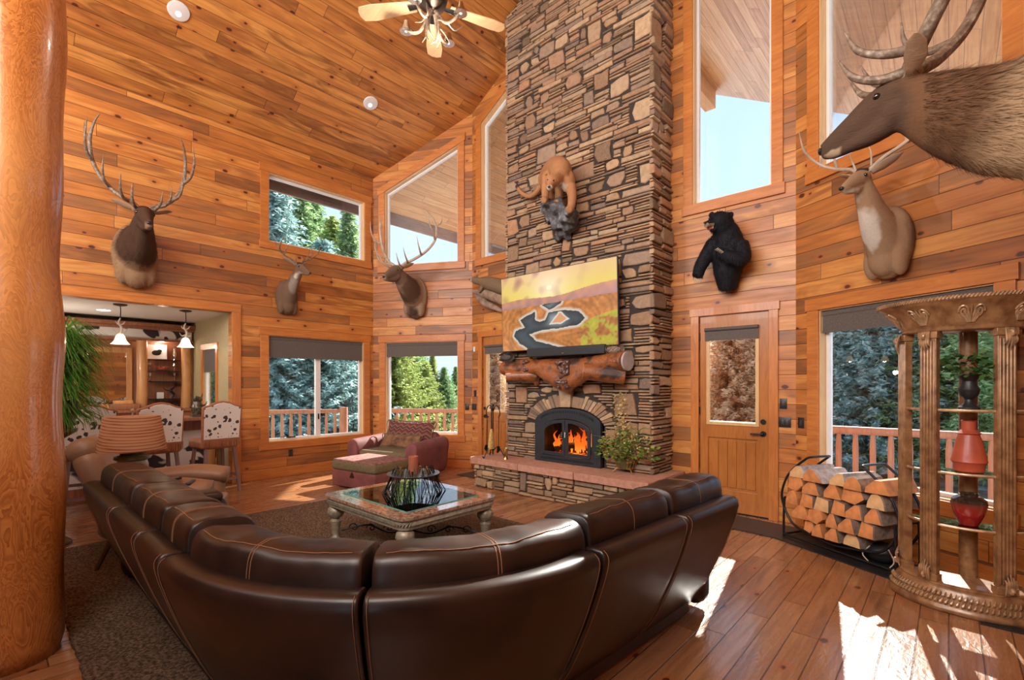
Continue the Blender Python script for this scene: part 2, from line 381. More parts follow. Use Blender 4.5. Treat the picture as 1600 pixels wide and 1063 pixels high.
# the roof beam whose end shows through the window beside the chimney
# ------------------------------------------------------------------ windows and doors
def casing(b, poly, w, t, over=0):
    # boards around a convex polygon: sides butt under head and sill
    cxm = sum(p[0] for p in poly)/len(poly); czm = sum(p[1] for p in poly)/len(poly)
    (ul, zb), (ur, _), (_, zr), (_, zl) = poly[0], poly[1], poly[2], poly[3]
    b.prism([(ul-w, zb), (ul, zb), (ul, zl), (ul-w, zl-(zr-zl)/(ur-ul)*w)], (0, 0, 0), X_, Z_, Y_, -t, 0)
    b.prism([(ur, zb), (ur+w, zb), (ur+w, zr+(zr-zl)/(ur-ul)*w), (ur, zr)], (0, 0, 0), X_, Z_, Y_, -t, 0)
    k = (zr-zl)/(ur-ul); a = w+over; h = w*math.sqrt(1+k*k)
    b.prism([(ul-a, zl-k*a), (ur+a, zr+k*a), (ur+a, zr+k*a+h), (ul-a, zl-k*a+h)], (0, 0, 0), X_, Z_, Y_, -t-.006, 0)
    return a
def inset(poly, d):
    (ul, zb), (ur, _), (_, zr), (_, zl) = poly; k = (zr-zl)/(ur-ul); h = d*math.sqrt(1+k*k)
    return [(ul+d, zb+d), (ur-d, zb+d), (ur-d, zr-h-k*d), (ul+d, zl-h+k*d)]
def ring(b, poly, d, h0, h1): b.prism(poly, (0, 0, 0), X_, Z_, Y_, h0, h1, [inset(poly, d)])
def mkwindow(n, W, poly, blind=0.0, sill=True, mull=None, tw=.13):
    e = bpy.data.objects.new('window_%d' % n, None); COL.objects.link(e); e.location = W.O; e.rotation_euler = (0, 0, W.rz); setp(e, kind='structure')
    b = B(); casing(b, poly, tw, .025, .02)
    (ul, zb), (ur, _) = poly[0], poly[1]
    b.b2((ul-tw-.02, -.03, zb-.13), (ur+tw+.02, 0, zb)); b.build('window_casing', M['trim'], e, smooth=False, bevel=.004)
    b = B(); ring(b, poly, .012, 0, WT-.05); b.build('jamb_liner', M['jamb'], e, smooth=False)
    p2 = inset(poly, .012); b = B(); ring(b, p2, .035, WT-.075, WT-.02)
    if mull:
        for m in mull: b.b2((m-.045, WT-.085, zb+.02), (m+.045, WT-.02, poly[2][1]-.02))
    fr = b.build('window_frame', M['white'], e, smooth=False, bevel=.004)
    b = B(); b.prism(inset(p2, .03), (0, 0, 0), X_, Z_, Y_, WT-.05, WT-.044); b.build('window_pane', M['glass'], e, smooth=False)
    if blind:
        b = B(); zt = poly[2][1]; b.b2((ul+.02, .025, zt-blind), (ur-.02, .032, zt-.015)); b.tube([(ul+.02, .045, zt-.05), (ur-.02, .045, zt-.05)], .03, 10)
        b.b2((ul+.02, .02, zt-blind-.03), (ur-.02, .04, zt-blind)); b.build('roller_blind', M['blind'], e)
    return e
mkwindow(1, W1, oW1u); e = mkwindow(2, W1, oW1l, .34, mull=[10.12])
b = B(); b.b2((9.55, .06, .655), (9.70, .085, .67)); b.tube([(9.5, .07, .66), (9.46, .05, .68), (9.44, .045, .66)], .007); b.b2((10.11, .06, .95), (10.13, .07, 1.05)); b.build('window_crank', M['black'], e)
mkwindow(3, W2, oW2u); mkwindow(4, W2, oW2l, .25); mkwindow(5, W3, oW3ul); mkwindow(6, W3, oW3ur, tw=.12); mkwindow(7, W5, oW5u); mkwindow(8, W5, oW5l, .22)
def mkdoor(n, W, poly, left_hinge, label=None):
    e = bpy.data.objects.new('door_%d' % n, None); COL.objects.link(e); e.location = W.O; e.rotation_euler = (0, 0, W.rz); setp(e, kind='structure')
    (ul, zb), (ur, _), (_, zt), _ = poly; tw = .1
    b = B(); b.b2((ul-tw, -.025, 0), (ul, 0, zt)); b.b2((ur, -.025, 0), (ur+tw, 0, zt)); b.b2((ul-tw-.015, -.03, zt), (ur+tw+.015, 0, zt+tw)); b.build('door_casing', M['trimv'], e, smooth=False, bevel=.003)
    b = B(); y0, y1 = .012, .057; g = .008
    gx0, gx1, gz0, gz1 = ul+.11, ur-.13, 1.10, 2.28
    b.prism(rect(ul+g, .012, ur-g, zt-g), (0, 0, 0), X_, Z_, Y_, y0, y1, [rect(gx0, gz0, gx1, gz1), rect(gx0, .28, gx1, .92)])
    b.b2((gx0, y0+.018, .28), (gx1, y1-.012, .92))
    m = 5
    for i in range(m):   # raised boards of the lower panel
        a = gx0+.02+(gx1-gx0-.04)*i/m; c = gx0+.02+(gx1-gx0-.04)*(i+1)/m; b.b2((a+.004, y0+.006, .31), (c-.004, y0+.02, .89))
    sl = b.build('door_slab', M['doorw'], e, smooth=False, bevel=.003)
    b = B(); ring(b, rect(gx0-.02, gz0-.02, gx1+.02, gz1+.02), .04, y0-.012, y0+.01); b.build('glazing_bead', M['jamb'], sl, smooth=False, bevel=.003)
    b = B(); b.b2((gx0+.01, .033, gz0+.01), (gx1-.01, .037, gz1-.01)); b.build('door_pane', M['glass'], sl, smooth=False)
    b = B(); b.b2((gx0-.03, y0-.03, gz1-.14), (gx1+.02, y0-.022, gz1+.02)); b.tube([(gx0-.03, y0-.035, gz1), (gx1+.02, y0-.035, gz1)], .022, 10); b.build('roller_blind', M['blind'], sl)
    hx = ur-.065 if left_hinge else ul+.065; sg = -1 if left_hinge else 1
    b = B(); b.tube([(hx, y0, 1.0), (hx, y0-.012, 1.0)], .033, 20); b.tube([(hx, y0-.01, 1.0), (hx, y0-.05, 1.0), (hx+sg*.03, y0-.055, 1.0), (hx+sg*.13, y0-.055, .995)], .01, 8); b.build('door_handle', M['black'], sl)
    b = B(); b.tube([(hx, y0, 1.145), (hx, y0-.018, 1.145)], .03, 20); b.build('deadbolt', M['black'], sl)
    kx = ul+.0 if left_hinge else ur
    for z in (.3, 1.25, 2.2): b = B(); b.b2((kx-.006, y0-.012, z-.05), (kx+.012, y0+.004, z+.05)); b.build('hinge', M['black'], e, smooth=False)
    b = B(); b.b2((ul, -.005, .0016), (ur, WT, .014)); b.build('threshold', M['black'], e, smooth=False)
    return e
mkdoor(1, W3, oD3, True); mkdoor(2, W3, oD3l, False)
def board(name, W, u0, u1, z0, z1, mat='trim', t=.02):
    b = B(); b.b2((u0, -t, z0), (u1, 0, z1)); o = b.build(name, M[mat], loc=W.O, rz=W.rz, smooth=False, bevel=.003); return setp(o, kind='structure')
board('baseboard_left', W1, 8.8, W1.L-.02, 0.002, .15); board('baseboard_prow_left', W2, .02, WL-.01, .002, .15); board('baseboard_prow_right', W5, .01, WL-.02, .002, .15)
# casing of the opening to the bar
board('trim_1', W1, 8.66, 8.79, .002, 2.74, 'trimv', .025); board('trim_2', W1, 4.1, 8.79, 2.742, 2.87, 'trim', .025)

b = B(); b.b2((XL, -3.9, 0), (XR, -3.8, 3.0)); setp(b.build('wall_back', M['wall'], smooth=False), kind='structure')  # unseen half-height wall, added to block low light from behind
b = B(); b.b2((XL, -3.8, 2.75), (XR, -1.15, 3.0)); setp(b.build('ceiling_under_loft', M['wall'], smooth=False), kind='structure')  # made-up loft slab out of view, added to shade the foreground
# ------------------------------------------------------------------ outside: snow, deck, railing, trees
t = NT('snowy_ground'); nz = t.noise(scale=.35, detail=5)
M['snow'] = t.set(color=t.ramp(nz, [(.42, (.16, .12, .08)), (.5, (.62, .62, .64)), (.6, (.82, .84, .88))]), rough=.8)
b = B(); b.b2((-90, -60, -1.3), (70, 110, -1.1)); setp(b.build('ground', M['snow'], smooth=False), kind='structure')
b = B(); b.prism([(-11.35, -5), (XL-WT, -5), (XL-WT, CLL[1]), (CL[0], WY+WT), (CR[0], WY+WT), (XR+WT, CRR[1]), (XR+WT, -2), (3.2, -2), (3.2, 7.9), (-.6, 7.9), (-1.4, 9.8), (-6.6, 9.8), (-9.2, 8.6), (-11.35, 5.6)], (0, 0, 0), X_, Y_, Z_, -.2, -.03)
setp(b.build('floor_deck', M['deck'], smooth=False), kind='structure')
M['lograil'] = woodm('stained_log', (.34, .16, .10), (.47, .25, .165), axis='Z', rough=.6, coat=0)
def railing(pts, label, log_post=True):
    r = thing('deck_railing', label, 'railing', (0, 0, 0))
    for i in range(len(pts)-1):
        a, c = Vector((*pts[i], 0)), Vector((*pts[i+1], 0)); d = (c-a); n = max(2, int(d.length/.17)); dn = d.normalized()
        b = B(); b.tube([a+UZ*.99, c+UZ*.99], (.055, .045), 10); b.build('top_rail', M['lograil'], r)
        b = B(); b.tube([a+UZ*.16, c+UZ*.16], .045, 10); b.build('bottom_rail', M['lograil'], r)
        b = B()
        for k in range(1, n):
            p = a+d*(k/n); b.tube([p+UZ*.14, p+UZ*.3, p+UZ*.8, p+UZ*.98], [.022, .034, .034, .022], 7)
        setp(b.build('balusters', M['lograil'], r), kind='stuff')
    for p in pts:
        b = B(); b.tube([(*p, -.03), (*p, 1.07)], .09, 12); b.build('rail_post', M['lograil'], r)
    return r
railing([(-11.2, 0.5), (-11.2, 3.4), (-10.0, 5.4)], 'brown log deck railing seen through the left wide window')
railing([(-9.5, 6.05), (-7.9, 7.25), (-6.6, 8.0)], 'brown log deck railing behind the armchair window')
railing([(-1.25, 7.55), (.9, 7.75), (3.0, 7.8)], 'sunlit log deck railing outside the window by the firewood')
# outdoor stone counter
M['outstone'] = flat('outdoor_sandstone', (.46, .27, .16), .8, vary=.35, scale=6)
r = thing('stone_counter', 'low outdoor sandstone counter seen through the right glazed door', 'counter', (-2.55, 7.85, -.03))
b = B(); b.rbox((.0, .0, .46), (1.1, .55, .92), .02); b.build('counter_base', M['outstone'], r)
b = B(); b.rbox((.0, .0, .97), (1.3, .72, .09), .03); b.build('counter_top', M['outstone'], r)
# conifers
def leafm(name, a, b_, c, rough=.75):
    t = NT(name); g = t.noise(scale=2.2, detail=4); i = t.n('NewGeometry').outputs['Random Per Island']
    f = t.math('ADD', t.math('MULTIPLY', i, .6), t.math('MULTIPLY', g, .5), clamp=True)
    m_ = t.set(color=t.ramp(f, [(.15, a), (.5, b_), (.85, c)]), rough=rough, spec=.2)
    tl = t.n('BsdfTranslucent'); cc = t.p.inputs['Base Color'].links[0].from_socket; t.l(cc, tl.inputs[0]); mx = t.n('MixShader'); mx.inputs[0].default_value = .5
    t.l(t.p.outputs[0], mx.inputs[1]); t.l(tl.outputs[0], mx.inputs[2]); t.l(mx.outputs[0], t.out.inputs[0]); return m_
M['spruce'] = leafm('spruce_needles', (.07, .13, .06), (.24, .38, .17), (.50, .64, .32))
M['blue'] = leafm('blue_spruce_needles', (.09, .17, .16), (.28, .44, .42), (.60, .76, .72))
M['pineg'] = leafm('sunlit_pine_needles', (.10, .15, .04), (.34, .42, .12), (.60, .64, .26))
M['dry'] = leafm('dry_orange_needles', (.44, .24, .12), (.78, .50, .28), (.92, .72, .50))  # orange tint of reflection and haze at the doors, put into the needle colour
M['bark'] = flat('tree_bark', (.20, .14, .10), .9, vary=.4, bump=.5)
def conifer_mesh(seed, h, rad, dens=1.0, up_=.1, sz=1.0):
    rn = random.Random(seed); v = []; f = []
    n = int(75*dens)
    for i in range(n):
        z = h*(.06+.93*(i/n)**.9); R = rad*(1-(z/h))**.75*rn.uniform(.7, 1.12)+.12; a0 = rn.uniform(0, 6.28)
        nb = 5+int(R*2.2)
        for k in range(nb):
            a = a0+2*PI*k/nb+rn.uniform(-.3, .3); L_ = R*rn.uniform(.75, 1.1); d = Vector((math.cos(a), math.sin(a), 0)); m = max(3, int(L_/.12))
            for j in range(m):
                q = (j+.6)/m; c = d*(L_*q)+Vector((0, 0, z-.28*L_*q+up_*L_*q*q)); w = d.cross(Vector((0, 0, 1)))
                s = (.10+.09*(1-q))*sz
                for u in range(4):
                    dd = (d*rn.uniform(.1, 1)+w*rn.uniform(-1, 1)+Vector((0, 0, rn.uniform(-.55, .25)))).normalized(); p = c+Vector((rn.uniform(-.09, .09), rn.uniform(-.09, .09), rn.uniform(-.08, .08)))
                    sd = dd.cross(Vector((rn.uniform(-1, 1), rn.uniform(-1, 1), rn.uniform(-.2, 1)))).normalized()*s*.36
                    b0 = len(v); v += [p-sd, p+sd, p+dd*s*1.7]; f.append((b0, b0+1, b0+2))
    me = bpy.data.meshes.new('conifer_foliage'); me.from_pydata([tuple(x) for x in v], [], f); return me
CM = [conifer_mesh(1, 9, 2.4, 1.0), conifer_mesh(2, 11, 2.2, 1.1), conifer_mesh(3, 7, 2.6, 1.1, .3, .8)]
CH_ = [9, 11, 7]
def tree(x, y, k, mat, s, label, rz=0, group='conifers beyond the deck'):
    r = thing('conifer_tree', label, 'tree', (x, y, -1.15), rz, group, s)
    me = CM[k]
    if not me.materials: me.materials.append(M[mat])
    o = bpy.data.objects.new('foliage', me); COL.objects.link(o); o.parent = r
    o.material_slots[0].link = 'OBJECT'; o.material_slots[0].material = M[mat]
    b = B(); b.tube([(0, 0, -.1), (0, 0, CH_[k]*.93)], [.17, .02], 7); b.build('trunk', M['bark'], r)
def through(px, dist): d = ray(px, 600); d.normalize(); return (d.x*dist, d.y*dist)
TR = [(395, 21, 0, 'spruce', 1.15, 'dark conifer at the left edge of the wide left window'),
 (432, 19, 1, 'blue', 1.0, 'bluish conifer behind the left pane of the wide left window'), (470, 23, 0, 'spruce', 1.25, 'green conifer behind the mullion of the wide left window'),
 (505, 20, 2, 'blue', 1.2, 'bluish bushy conifer behind the right pane of the wide left window'), (545, 22, 1, 'spruce', .95, 'slim green conifer near the right side of the wide left window'),
 (450, 31, 1, 'pineg', 1.5, 'tall yellow-green pine filling the small upper left window'), (520, 34, 0, 'pineg', 1.55, 'second tall yellow-green pine in the small upper left window'), (412, 33, 0, 'spruce', 1.7, 'tall conifer at the left of the small upper left window'), (484, 38, 1, 'spruce', 1.75, 'farther tall conifer between the two yellow-green pines'), (562, 40, 1, 'blue', 1.2, 'thin blue-green conifer top at the right of the small upper window'),
 (612, 22, 2, 'pineg', .92, 'yellow-green pine at the left side of the armchair window'), (637, 25, 0, 'spruce', .78, 'mid green conifer in the middle of the armchair window'), (655, 30, 1, 'pineg', .56, 'slim sunlit pine behind the armchair window'), (676, 25, 1, 'pineg', .40, 'small pointed sunlit conifer above the armchair'), (694, 25, 2, 'spruce', .52, 'green conifer beside the small pointed one'), (712, 30, 0, 'spruce', .43, 'dark conifer at the right edge of the armchair window'),
 (665, 24, 2, 'pineg', .55, 'low sunlit pine right above the armchair pillow'), (770, 20, 2, 'dry', .72, 'orange-brown dry conifer behind the left glazed door'), (1142, 18, 2, 'dry', .86, 'orange-brown dry conifer behind the right glazed door'), (1180, 19, 2, 'dry', .84, 'second dry brownish conifer at the right of the door glass'), (1098, 22, 1, 'spruce', .5, 'green conifer peeking at the left of the door glass'),
 (1306, 19, 2, 'blue', .95, 'blue-green conifer at the left of the firewood window'), (1365, 18, 2, 'blue', .98, 'big bluish conifer in the middle of the firewood window'), (1432, 19, 2, 'blue', 1.02, 'bluish conifer behind the carved display stand'), (1492, 18, 2, 'spruce', 1.0, 'green conifer seen between the display stand columns'), (1335, 26, 1, 'blue', .75, 'farther conifer behind the firewood window'), (1550, 20, 1, 'blue', .75, 'conifer at the right end of the firewood window'), (1400, 26, 0, 'blue', .9, 'farther bluish conifer behind the big one')]
for i, (px, ds, k, mt, s, lb) in enumerate(TR):
    x, y = through(px, ds); tree(x, y, k, mt, s, lb, rz=i*1.7)
for i in range(12):
    x, y = through(340+i*26, 46+(i*7) % 9); tree(x, y, i % 3, 'spruce', 1.0+.12*(i % 3), 'distant dark green conifer in the forest edge', i, 'distant forest edge')
# ------------------------------------------------------------------ stone chimney
def stonem(name, ramp, mortar=False):
    t = NT(name); i = t.n('NewGeometry').outputs['Random Per Island']
    c = t.ramp(i, ramp, 'LINEAR'); n1 = t.noise(scale=16, detail=5); n2 = t.noise(scale=70, detail=3)
    c = t.mix(t.maprange(n1, .4, .7, 0, .55), c, t.mix(1.0, c, (.58, .5, .42), 'MULTIPLY')); c = t.mix(t.maprange(n2, .5, .8, 0, .22), c, (.75, .66, .52))
    t.bump(t.math('ADD', t.math('MULTIPLY', n1, .8), t.math('MULTIPLY', n2, .35)), .8, .012)
    return t.set(color=c, rough=.78, spec=.3)
M['ledge'] = stonem('ledge_stone', [(0, (.17, .115, .075)), (.14, (.36, .225, .13)), (.30, (.50, .34, .20)), (.42, (.20, .145, .115)), (.58, (.56, .40, .245)), (.70, (.33, .24, .175)), (.84, (.44, .245, .135)), (1, (.26, .19, .145))])
M['slab'] = stonem('red_sandstone', [(0, (.52, .27, .20)), (1, (.60, .34, .26))])
M['mortar'] = flat('dark_joint', (.045, .035, .03), .95)
def stones(b, O, U, V, N, w, h, seed, cell=(.06, .038), big=.06, skip=None, depth=(.012, .05)):
    rn = random.Random(seed); O, U, V, N = map(Vector, (O, U, V, N)); nx = int(round(w/cell[0])); ny = int(round(h/cell[1])); cx, cy = w/nx, h/ny
    occ = [[False]*nx for _ in range(ny)]
    if skip:
        for j in range(ny):
            for i in range(nx):
                if skip((i+.5)*cx, (j+.5)*cy): occ[j][i] = True
    def fits(i, j, a, c):
        if i+a > nx or j+c > ny: return False
        return all(not occ[y][x] for y in range(j, j+c) for x in range(i, i+a))
    for j in range(ny):
        for i in range(nx):
            if occ[j][i]: continue
            q = rn.random()
            if q < big: a, c = rn.randint(3, 6), rn.randint(4, 8)
            elif q < big+.12: a, c = rn.randint(3, 5), rn.randint(2, 4)
            else: a, c = rn.randint(3, 9), rn.choice((1, 1, 1, 2, 2))
            while not fits(i, j, a, c):
                if c > 1 and (a <= 2 or rn.random() < .5): c -= 1
                elif a > 1: a -= 1
                else: break
            if nx-(i+a) in (1, 2) and fits(i, j, nx-i, c): a = nx-i
            for y in range(j, j+c):
                for x in range(i, i+a): occ[y][x] = True
            g = .0045; x0, x1, y0_, y1_ = i*cx+g, (i+a)*cx-g, j*cy+g, (j+c)*cy-g
            if i == 0: x0 = 0
            if i+a == nx: x1 = w
            W_, H_ = x1-x0, y1_-y0_; d = rn.uniform(*depth); jx = min(.012, W_*.12)+(min(.10, W_*.32) if c > 2 else 0)*rn.random(); jy = min(.009, H_*.2)+(min(.05, H_*.25) if c > 2 else 0)*rn.random()
            P = [(x0+(rn.uniform(0, jx) if i else 0), y0_+rn.uniform(0, jy)), ((x0+x1)/2, y0_+rn.uniform(0, jy*.6)), (x1-(rn.uniform(0, jx) if i+a < nx else 0), y0_+rn.uniform(0, jy)), (x1-(rn.uniform(0, jx*.5) if i+a < nx else 0), (y0_+y1_)/2),
                 (x1-(rn.uniform(0, jx) if i+a < nx else 0), y1_-rn.uniform(0, jy)), ((x0+x1)/2, y1_-rn.uniform(0, jy*.6)), (x0+(rn.uniform(0, jx) if i else 0), y1_-rn.uniform(0, jy)), (x0+(rn.uniform(0, jx*.5) if i else 0), (y0_+y1_)/2)]
            mx, my = (x0+x1)/2, (y0_+y1_)/2; tx, ty = rn.uniform(-.008, .008), rn.uniform(-.006, .006); vs = []
            ins = min(.010, H_*.22)
            for kk, hh, ii in ((0, -.02, 0), (1, d-.009, 0), (2, d, ins)):
                for (px_, py_) in P:
                    ux = px_+(ii if px_ < mx-1e-6 else -ii if px_ > mx+1e-6 else 0); uy = py_+(ii if py_ < my-1e-6 else -ii if py_ > my+1e-6 else 0)
                    e = (tx*(ux-mx)/max(W_, .01)+ty*(uy-my)/max(H_, .01))*2 if kk else 0
                    vs.append(O+U*ux+V*uy+N*(hh+e))
            fs = [(r_*8+q_, r_*8+(q_+1) % 8, (r_+1)*8+(q_+1) % 8, (r_+1)*8+q_) for r_ in range(2) for q_ in range(8)]+[tuple(range(16, 24))]
            b.add(vs, fs)
CHX0, CHX1, CHY = -5.235, -2.765, 5.66
FX = -4.04; 
def arch_z(x):   # top of the fireplace opening
    q = (x-FX)/.60; return 1.03+.245*math.sqrt(max(0, 1-q*q))
ch = thing('stone_chimney', 'tall stacked ledge-stone chimney in the middle of the window wall', 'chimney', (0, 0, 0))
htop = RZ+.0
b = B(); b.prism([(CHX0+.02, 0), (FX-.585, 0), (FX-.585, 1.03)]+[(FX-.585*math.cos(PI*k/16), arch_z(FX-.585*math.cos(PI*k/16))) for k in range(1, 16)]+[(FX+.585, 1.03), (FX+.585, 0), (CHX1-.02, 0), (CHX1-.02, cz(CHX1)), (CX, RZ), (CHX0+.02, cz(CHX0))], (0, CHY, 0), X_, Z_, Y_, .0, WY-CHY-.005)
b.build('chimney_core', M['mortar'], ch, smooth=False)
b = B()
def skf(u, v):
    x = CHX0+u; z = v
    if abs(x-FX) < .76 and z < 1.03: return abs(x-FX) < .585
    if z < 1.5: return (((x-FX)/.80)**2+((z-1.03)/.46)**2) < 1 and z >= 1.03
    return z > cz(x)-.02
stones(b, (CHX0, CHY, 0), X_, Z_, -Y_, CHX1-CHX0, 8.2, 5, skip=skf)
b.build('front_stonework', M['ledge'], ch, smooth=False)
b = B(); stones(b, (CHX1, CHY-.03, 0), Y_, Z_, X_, WY-CHY+.02, cz(CHX1)-.02, 8, big=.07); b.build('right_stonework', M['ledge'], ch, smooth=False)
b = B(); stones(b, (CHX0, WY-.01, 0), -Y_, Z_, -X_, WY-CHY+.02, cz(CHX0)-.02, 9, big=.07); b.build('left_stonework', M['ledge'], ch, smooth=False)
b = B(); rn = random.Random(3); a = 12.0     # voussoirs of the arch
while a < 168:
    key = abs(a-88) < 9; da = 16 if key else rn.uniform(4.5, 8)
    if a < 80 and a+da > 80: da = 80-a; key = False
    def P_(an, r1): an = math.radians(an); return (FX-(.60+r1)*math.cos(an), .99+(.27+r1)*math.sin(an))
    r0 = .0; r1 = .17+rn.uniform(-.015, .03) if a < 80 or a >= 96 else .30
    p = [P_(a+.4, r0), P_(a+da-.4, r0), P_(a+da-.4, r1), P_(a+.4, r1)]
    b.prism(p, (0, CHY, 0), X_, Z_, -Y_, -.02, rn.uniform(.03, .05)+(.02 if r1 > .25 else 0)); a += da
b.build('arch_stones', M['ledge'], ch, smooth=False, bevel=.008)
# hearth
he = thing('raised_hearth', 'long raised stone hearth with thick red sandstone slabs', 'hearth', (0, 0, 0))
HX0, HX1, HY = -5.48, -2.63, 5.2
b = B(); b.b2((HX0+.02, HY+.02, 0), (HX1-.02, CHY, .35)); b.b2((CHX1+.06, CHY-.02, 0), (HX1-.02, WY-.04, .35)); b.b2((HX0+.02, CHY-.02, 0), (CHX0-.06, WY-.04, .35)); b.build('hearth_core', M['mortar'], he, smooth=False)
b = B(); stones(b, (HX0, HY, 0), X_, Z_, -Y_, HX1-HX0, .355, 21, cell=(.05, .045), big=.14); stones(b, (HX1, HY-.03, 0), Y_, Z_, X_, WY-HY-.02, .355, 22, cell=(.05, .045), big=.14); stones(b, (HX0, WY-.05, 0), -Y_, Z_, -X_, WY-HY-.02, .355, 23, cell=(.05, .045), big=.1)
b.build('hearth_stonework', M['ledge'], he, smooth=False)
xs = [HX0-.08, -4.55, -3.6, HX1+.08]
def slab(b, poly, seed):
    rn = random.Random(seed); P = []
    for i in range(len(poly)):
        a, c = Vector((*poly[i], 0)), Vector((*poly[(i+1) % len(poly)], 0)); m = max(1, int((c-a).length/.05))
        for k in range(m): q = a.lerp(c, k/m); P.append((q.x+rn.uniform(-.008, .008), q.y+rn.uniform(-.008, .008)))
    b.prism(P, (0, 0, 0), X_, Y_, Z_, .355, .45)
b = B()
for i in range(3): slab(b, [(xs[i]+.004, HY-.08), (xs[i+1]-.004, HY-.08), (xs[i+1]-.004, CHY+.02), (xs[i]+.004, CHY+.02)], i)
slab(b, [(CHX1+.055, CHY+.025), (HX1+.08, CHY+.025), (HX1+.08, WY-.03), (CHX1+.055, WY-.03)], 7); slab(b, [(HX0-.08, CHY+.025), (CHX0-.055, CHY+.025), (CHX0-.055, WY-.03), (HX0-.08, WY-.03)], 8)
b.build('sandstone_top', M['slab'], he, smooth=False, bevel=.012)
# ------------------------------------------------------------------ fireplace insert
M['iron'] = flat('blue_black_cast_iron', (.045, .055, .07), .45, .5, bump=.15)
fi = thing('fireplace_insert', 'arched cast-iron fireplace insert with two glass doors and burning logs', 'fireplace', (FX, CHY-.05, .455))
def archp(hw, z0, zs, rise, n=20): return [(-hw, z0), (hw, z0)]+[(hw*math.cos(PI*k/n), zs+rise*math.sin(PI*k/n)) for k in range(0, n+1)]
b = B(); b.prism(archp(.572, .0, .57, .22), (0, 0, 0), X_, Z_, Y_, -.03, .03, [archp(.43, .10, .47, .17)]); b.build('surround', M['iron'], fi, bevel=.006, smooth=False)
b = B()
for k in range(31):
    a = math.radians(25+130*k/30); x, z = .50*math.cos(a), .565+.175*math.sin(a); b.box((x, -.033, z), (.006, .008, .034), Matrix.Rotation(0, 3, 'Y'))
for k in range(40): b.box((-.45+.9*k/39, -.033, .05), (.006, .008, .03))
b.build('vent_slots', M['blackp'], fi, smooth=False)
b = B(); b.b2((-.43, .03, .08), (.43, .45, .10)); b.b2((-.45, .43, .1), (.45, .45, .68)); b.b2((-.46, .03, .1), (-.43, .45, .66)); b.b2((.43, .03, .1), (.46, .45, .66)); b.b2((-.45, .03, .66), (.45, .45, .68)); b.build('firebox', M['blackp'], fi, smooth=False)
M['fglass'] = glassm('fire_door_glass', (.72, .62, .55), .8)
for s in (-1, 1):
    pl = [p for p in archp(.425, .105, .465, .165)]
    # half arch door
    half = [(s*.004, .105), (s*.425, .105)]+[(s*.425*math.cos(PI/2*k/10), .465+.165*math.sin(PI/2*k/10)) for k in range(0, 10)]+[(s*.004, .63)]
    inn = [(s*.05, .155), (s*.375, .155)]+[(s*.375*math.cos(PI/2*k/10), .435+.145*math.sin(PI/2*k/10)) for k in range(0, 9)]+[(s*.05, .578)]
    b = B(); b.prism(half, (0, 0, 0), X_, Z_, Y_, -.055, -.025, [inn]); dr = b.build('door', M['iron'], fi, smooth=False, bevel=.005)
    b = B(); b.prism(inn, (0, 0, 0), X_, Z_, Y_, -.036, -.032); b.build('door_glass', M['fglass'], dr, smooth=False)
    b = B(); b.tube([(s*.028, -.055, .46), (s*.03, -.09, .45), (s*.034, -.10, .38)], .008, 8); b.build('door_handle', M['chrome'], dr)
M['char'] = flat('charred_log', (.05, .03, .02), .9, vary=.5, bump=.8)
t = NT('flame'); zz = t.sep(t.obj())[2]; fc = t.ramp(t.maprange(t.math('ADD', zz, t.math('MULTIPLY', t.noise(scale=14), .15)), .15, .60), [(0, (1, .50, .10)), (.4, (1, .20, .02)), (1, (.45, .04, .01))])
M['flame'] = t.set(color=(0, 0, 0), emit=fc, estr=2.2)
t = NT('glowing_embers'); g = t.noise(scale=22); M['ember'] = t.set(color=(.03, .02, .02), emit=t.ramp(g, [(.45, (.02, .0, 0)), (.6, (1, .18, .02))]), estr=4.0, rough=.9)
b = B()
for p0, p1, r_ in (((-.34, .22, .16), (.34, .26, .17), .06), ((-.30, .14, .17), (.2, .2, .30), .05), ((.33, .16, .17), (-.02, .30, .32), .05)): b.tube([p0, p1], [r_, r_*.9], 9, cap=True)
b.build('burning_log', M['char'], fi); b = B(); b.ball((0, .2, .11), (.38, .14, .035), 18, 8); b.build('embers', M['ember'], fi)
rn = random.Random(5); b = B()
for k in range(44):
    x = rn.uniform(-.33, .36); 
    if -.12 < x < -.0 and rn.random() < .7: continue
    h = rn.uniform(.10, .30)*(1.25 if x > 0 else 1); y = rn.uniform(.12, .26); z = rn.uniform(.13, .2)
    b.tube([(x, y, z), (x+rn.uniform(-.02, .02), y, z+h*.4), (x+rn.uniform(-.05, .05), y, z+h*.75), (x+rn.uniform(-.06, .06), y, z+h)], [.010, .024, .013, .001], 7, smooth=3)
b.build('flames', M['flame'], fi)
fl = bulb('fire_glow', (FX, CHY+.12, .75), 14, .12, (1, .42, .12))
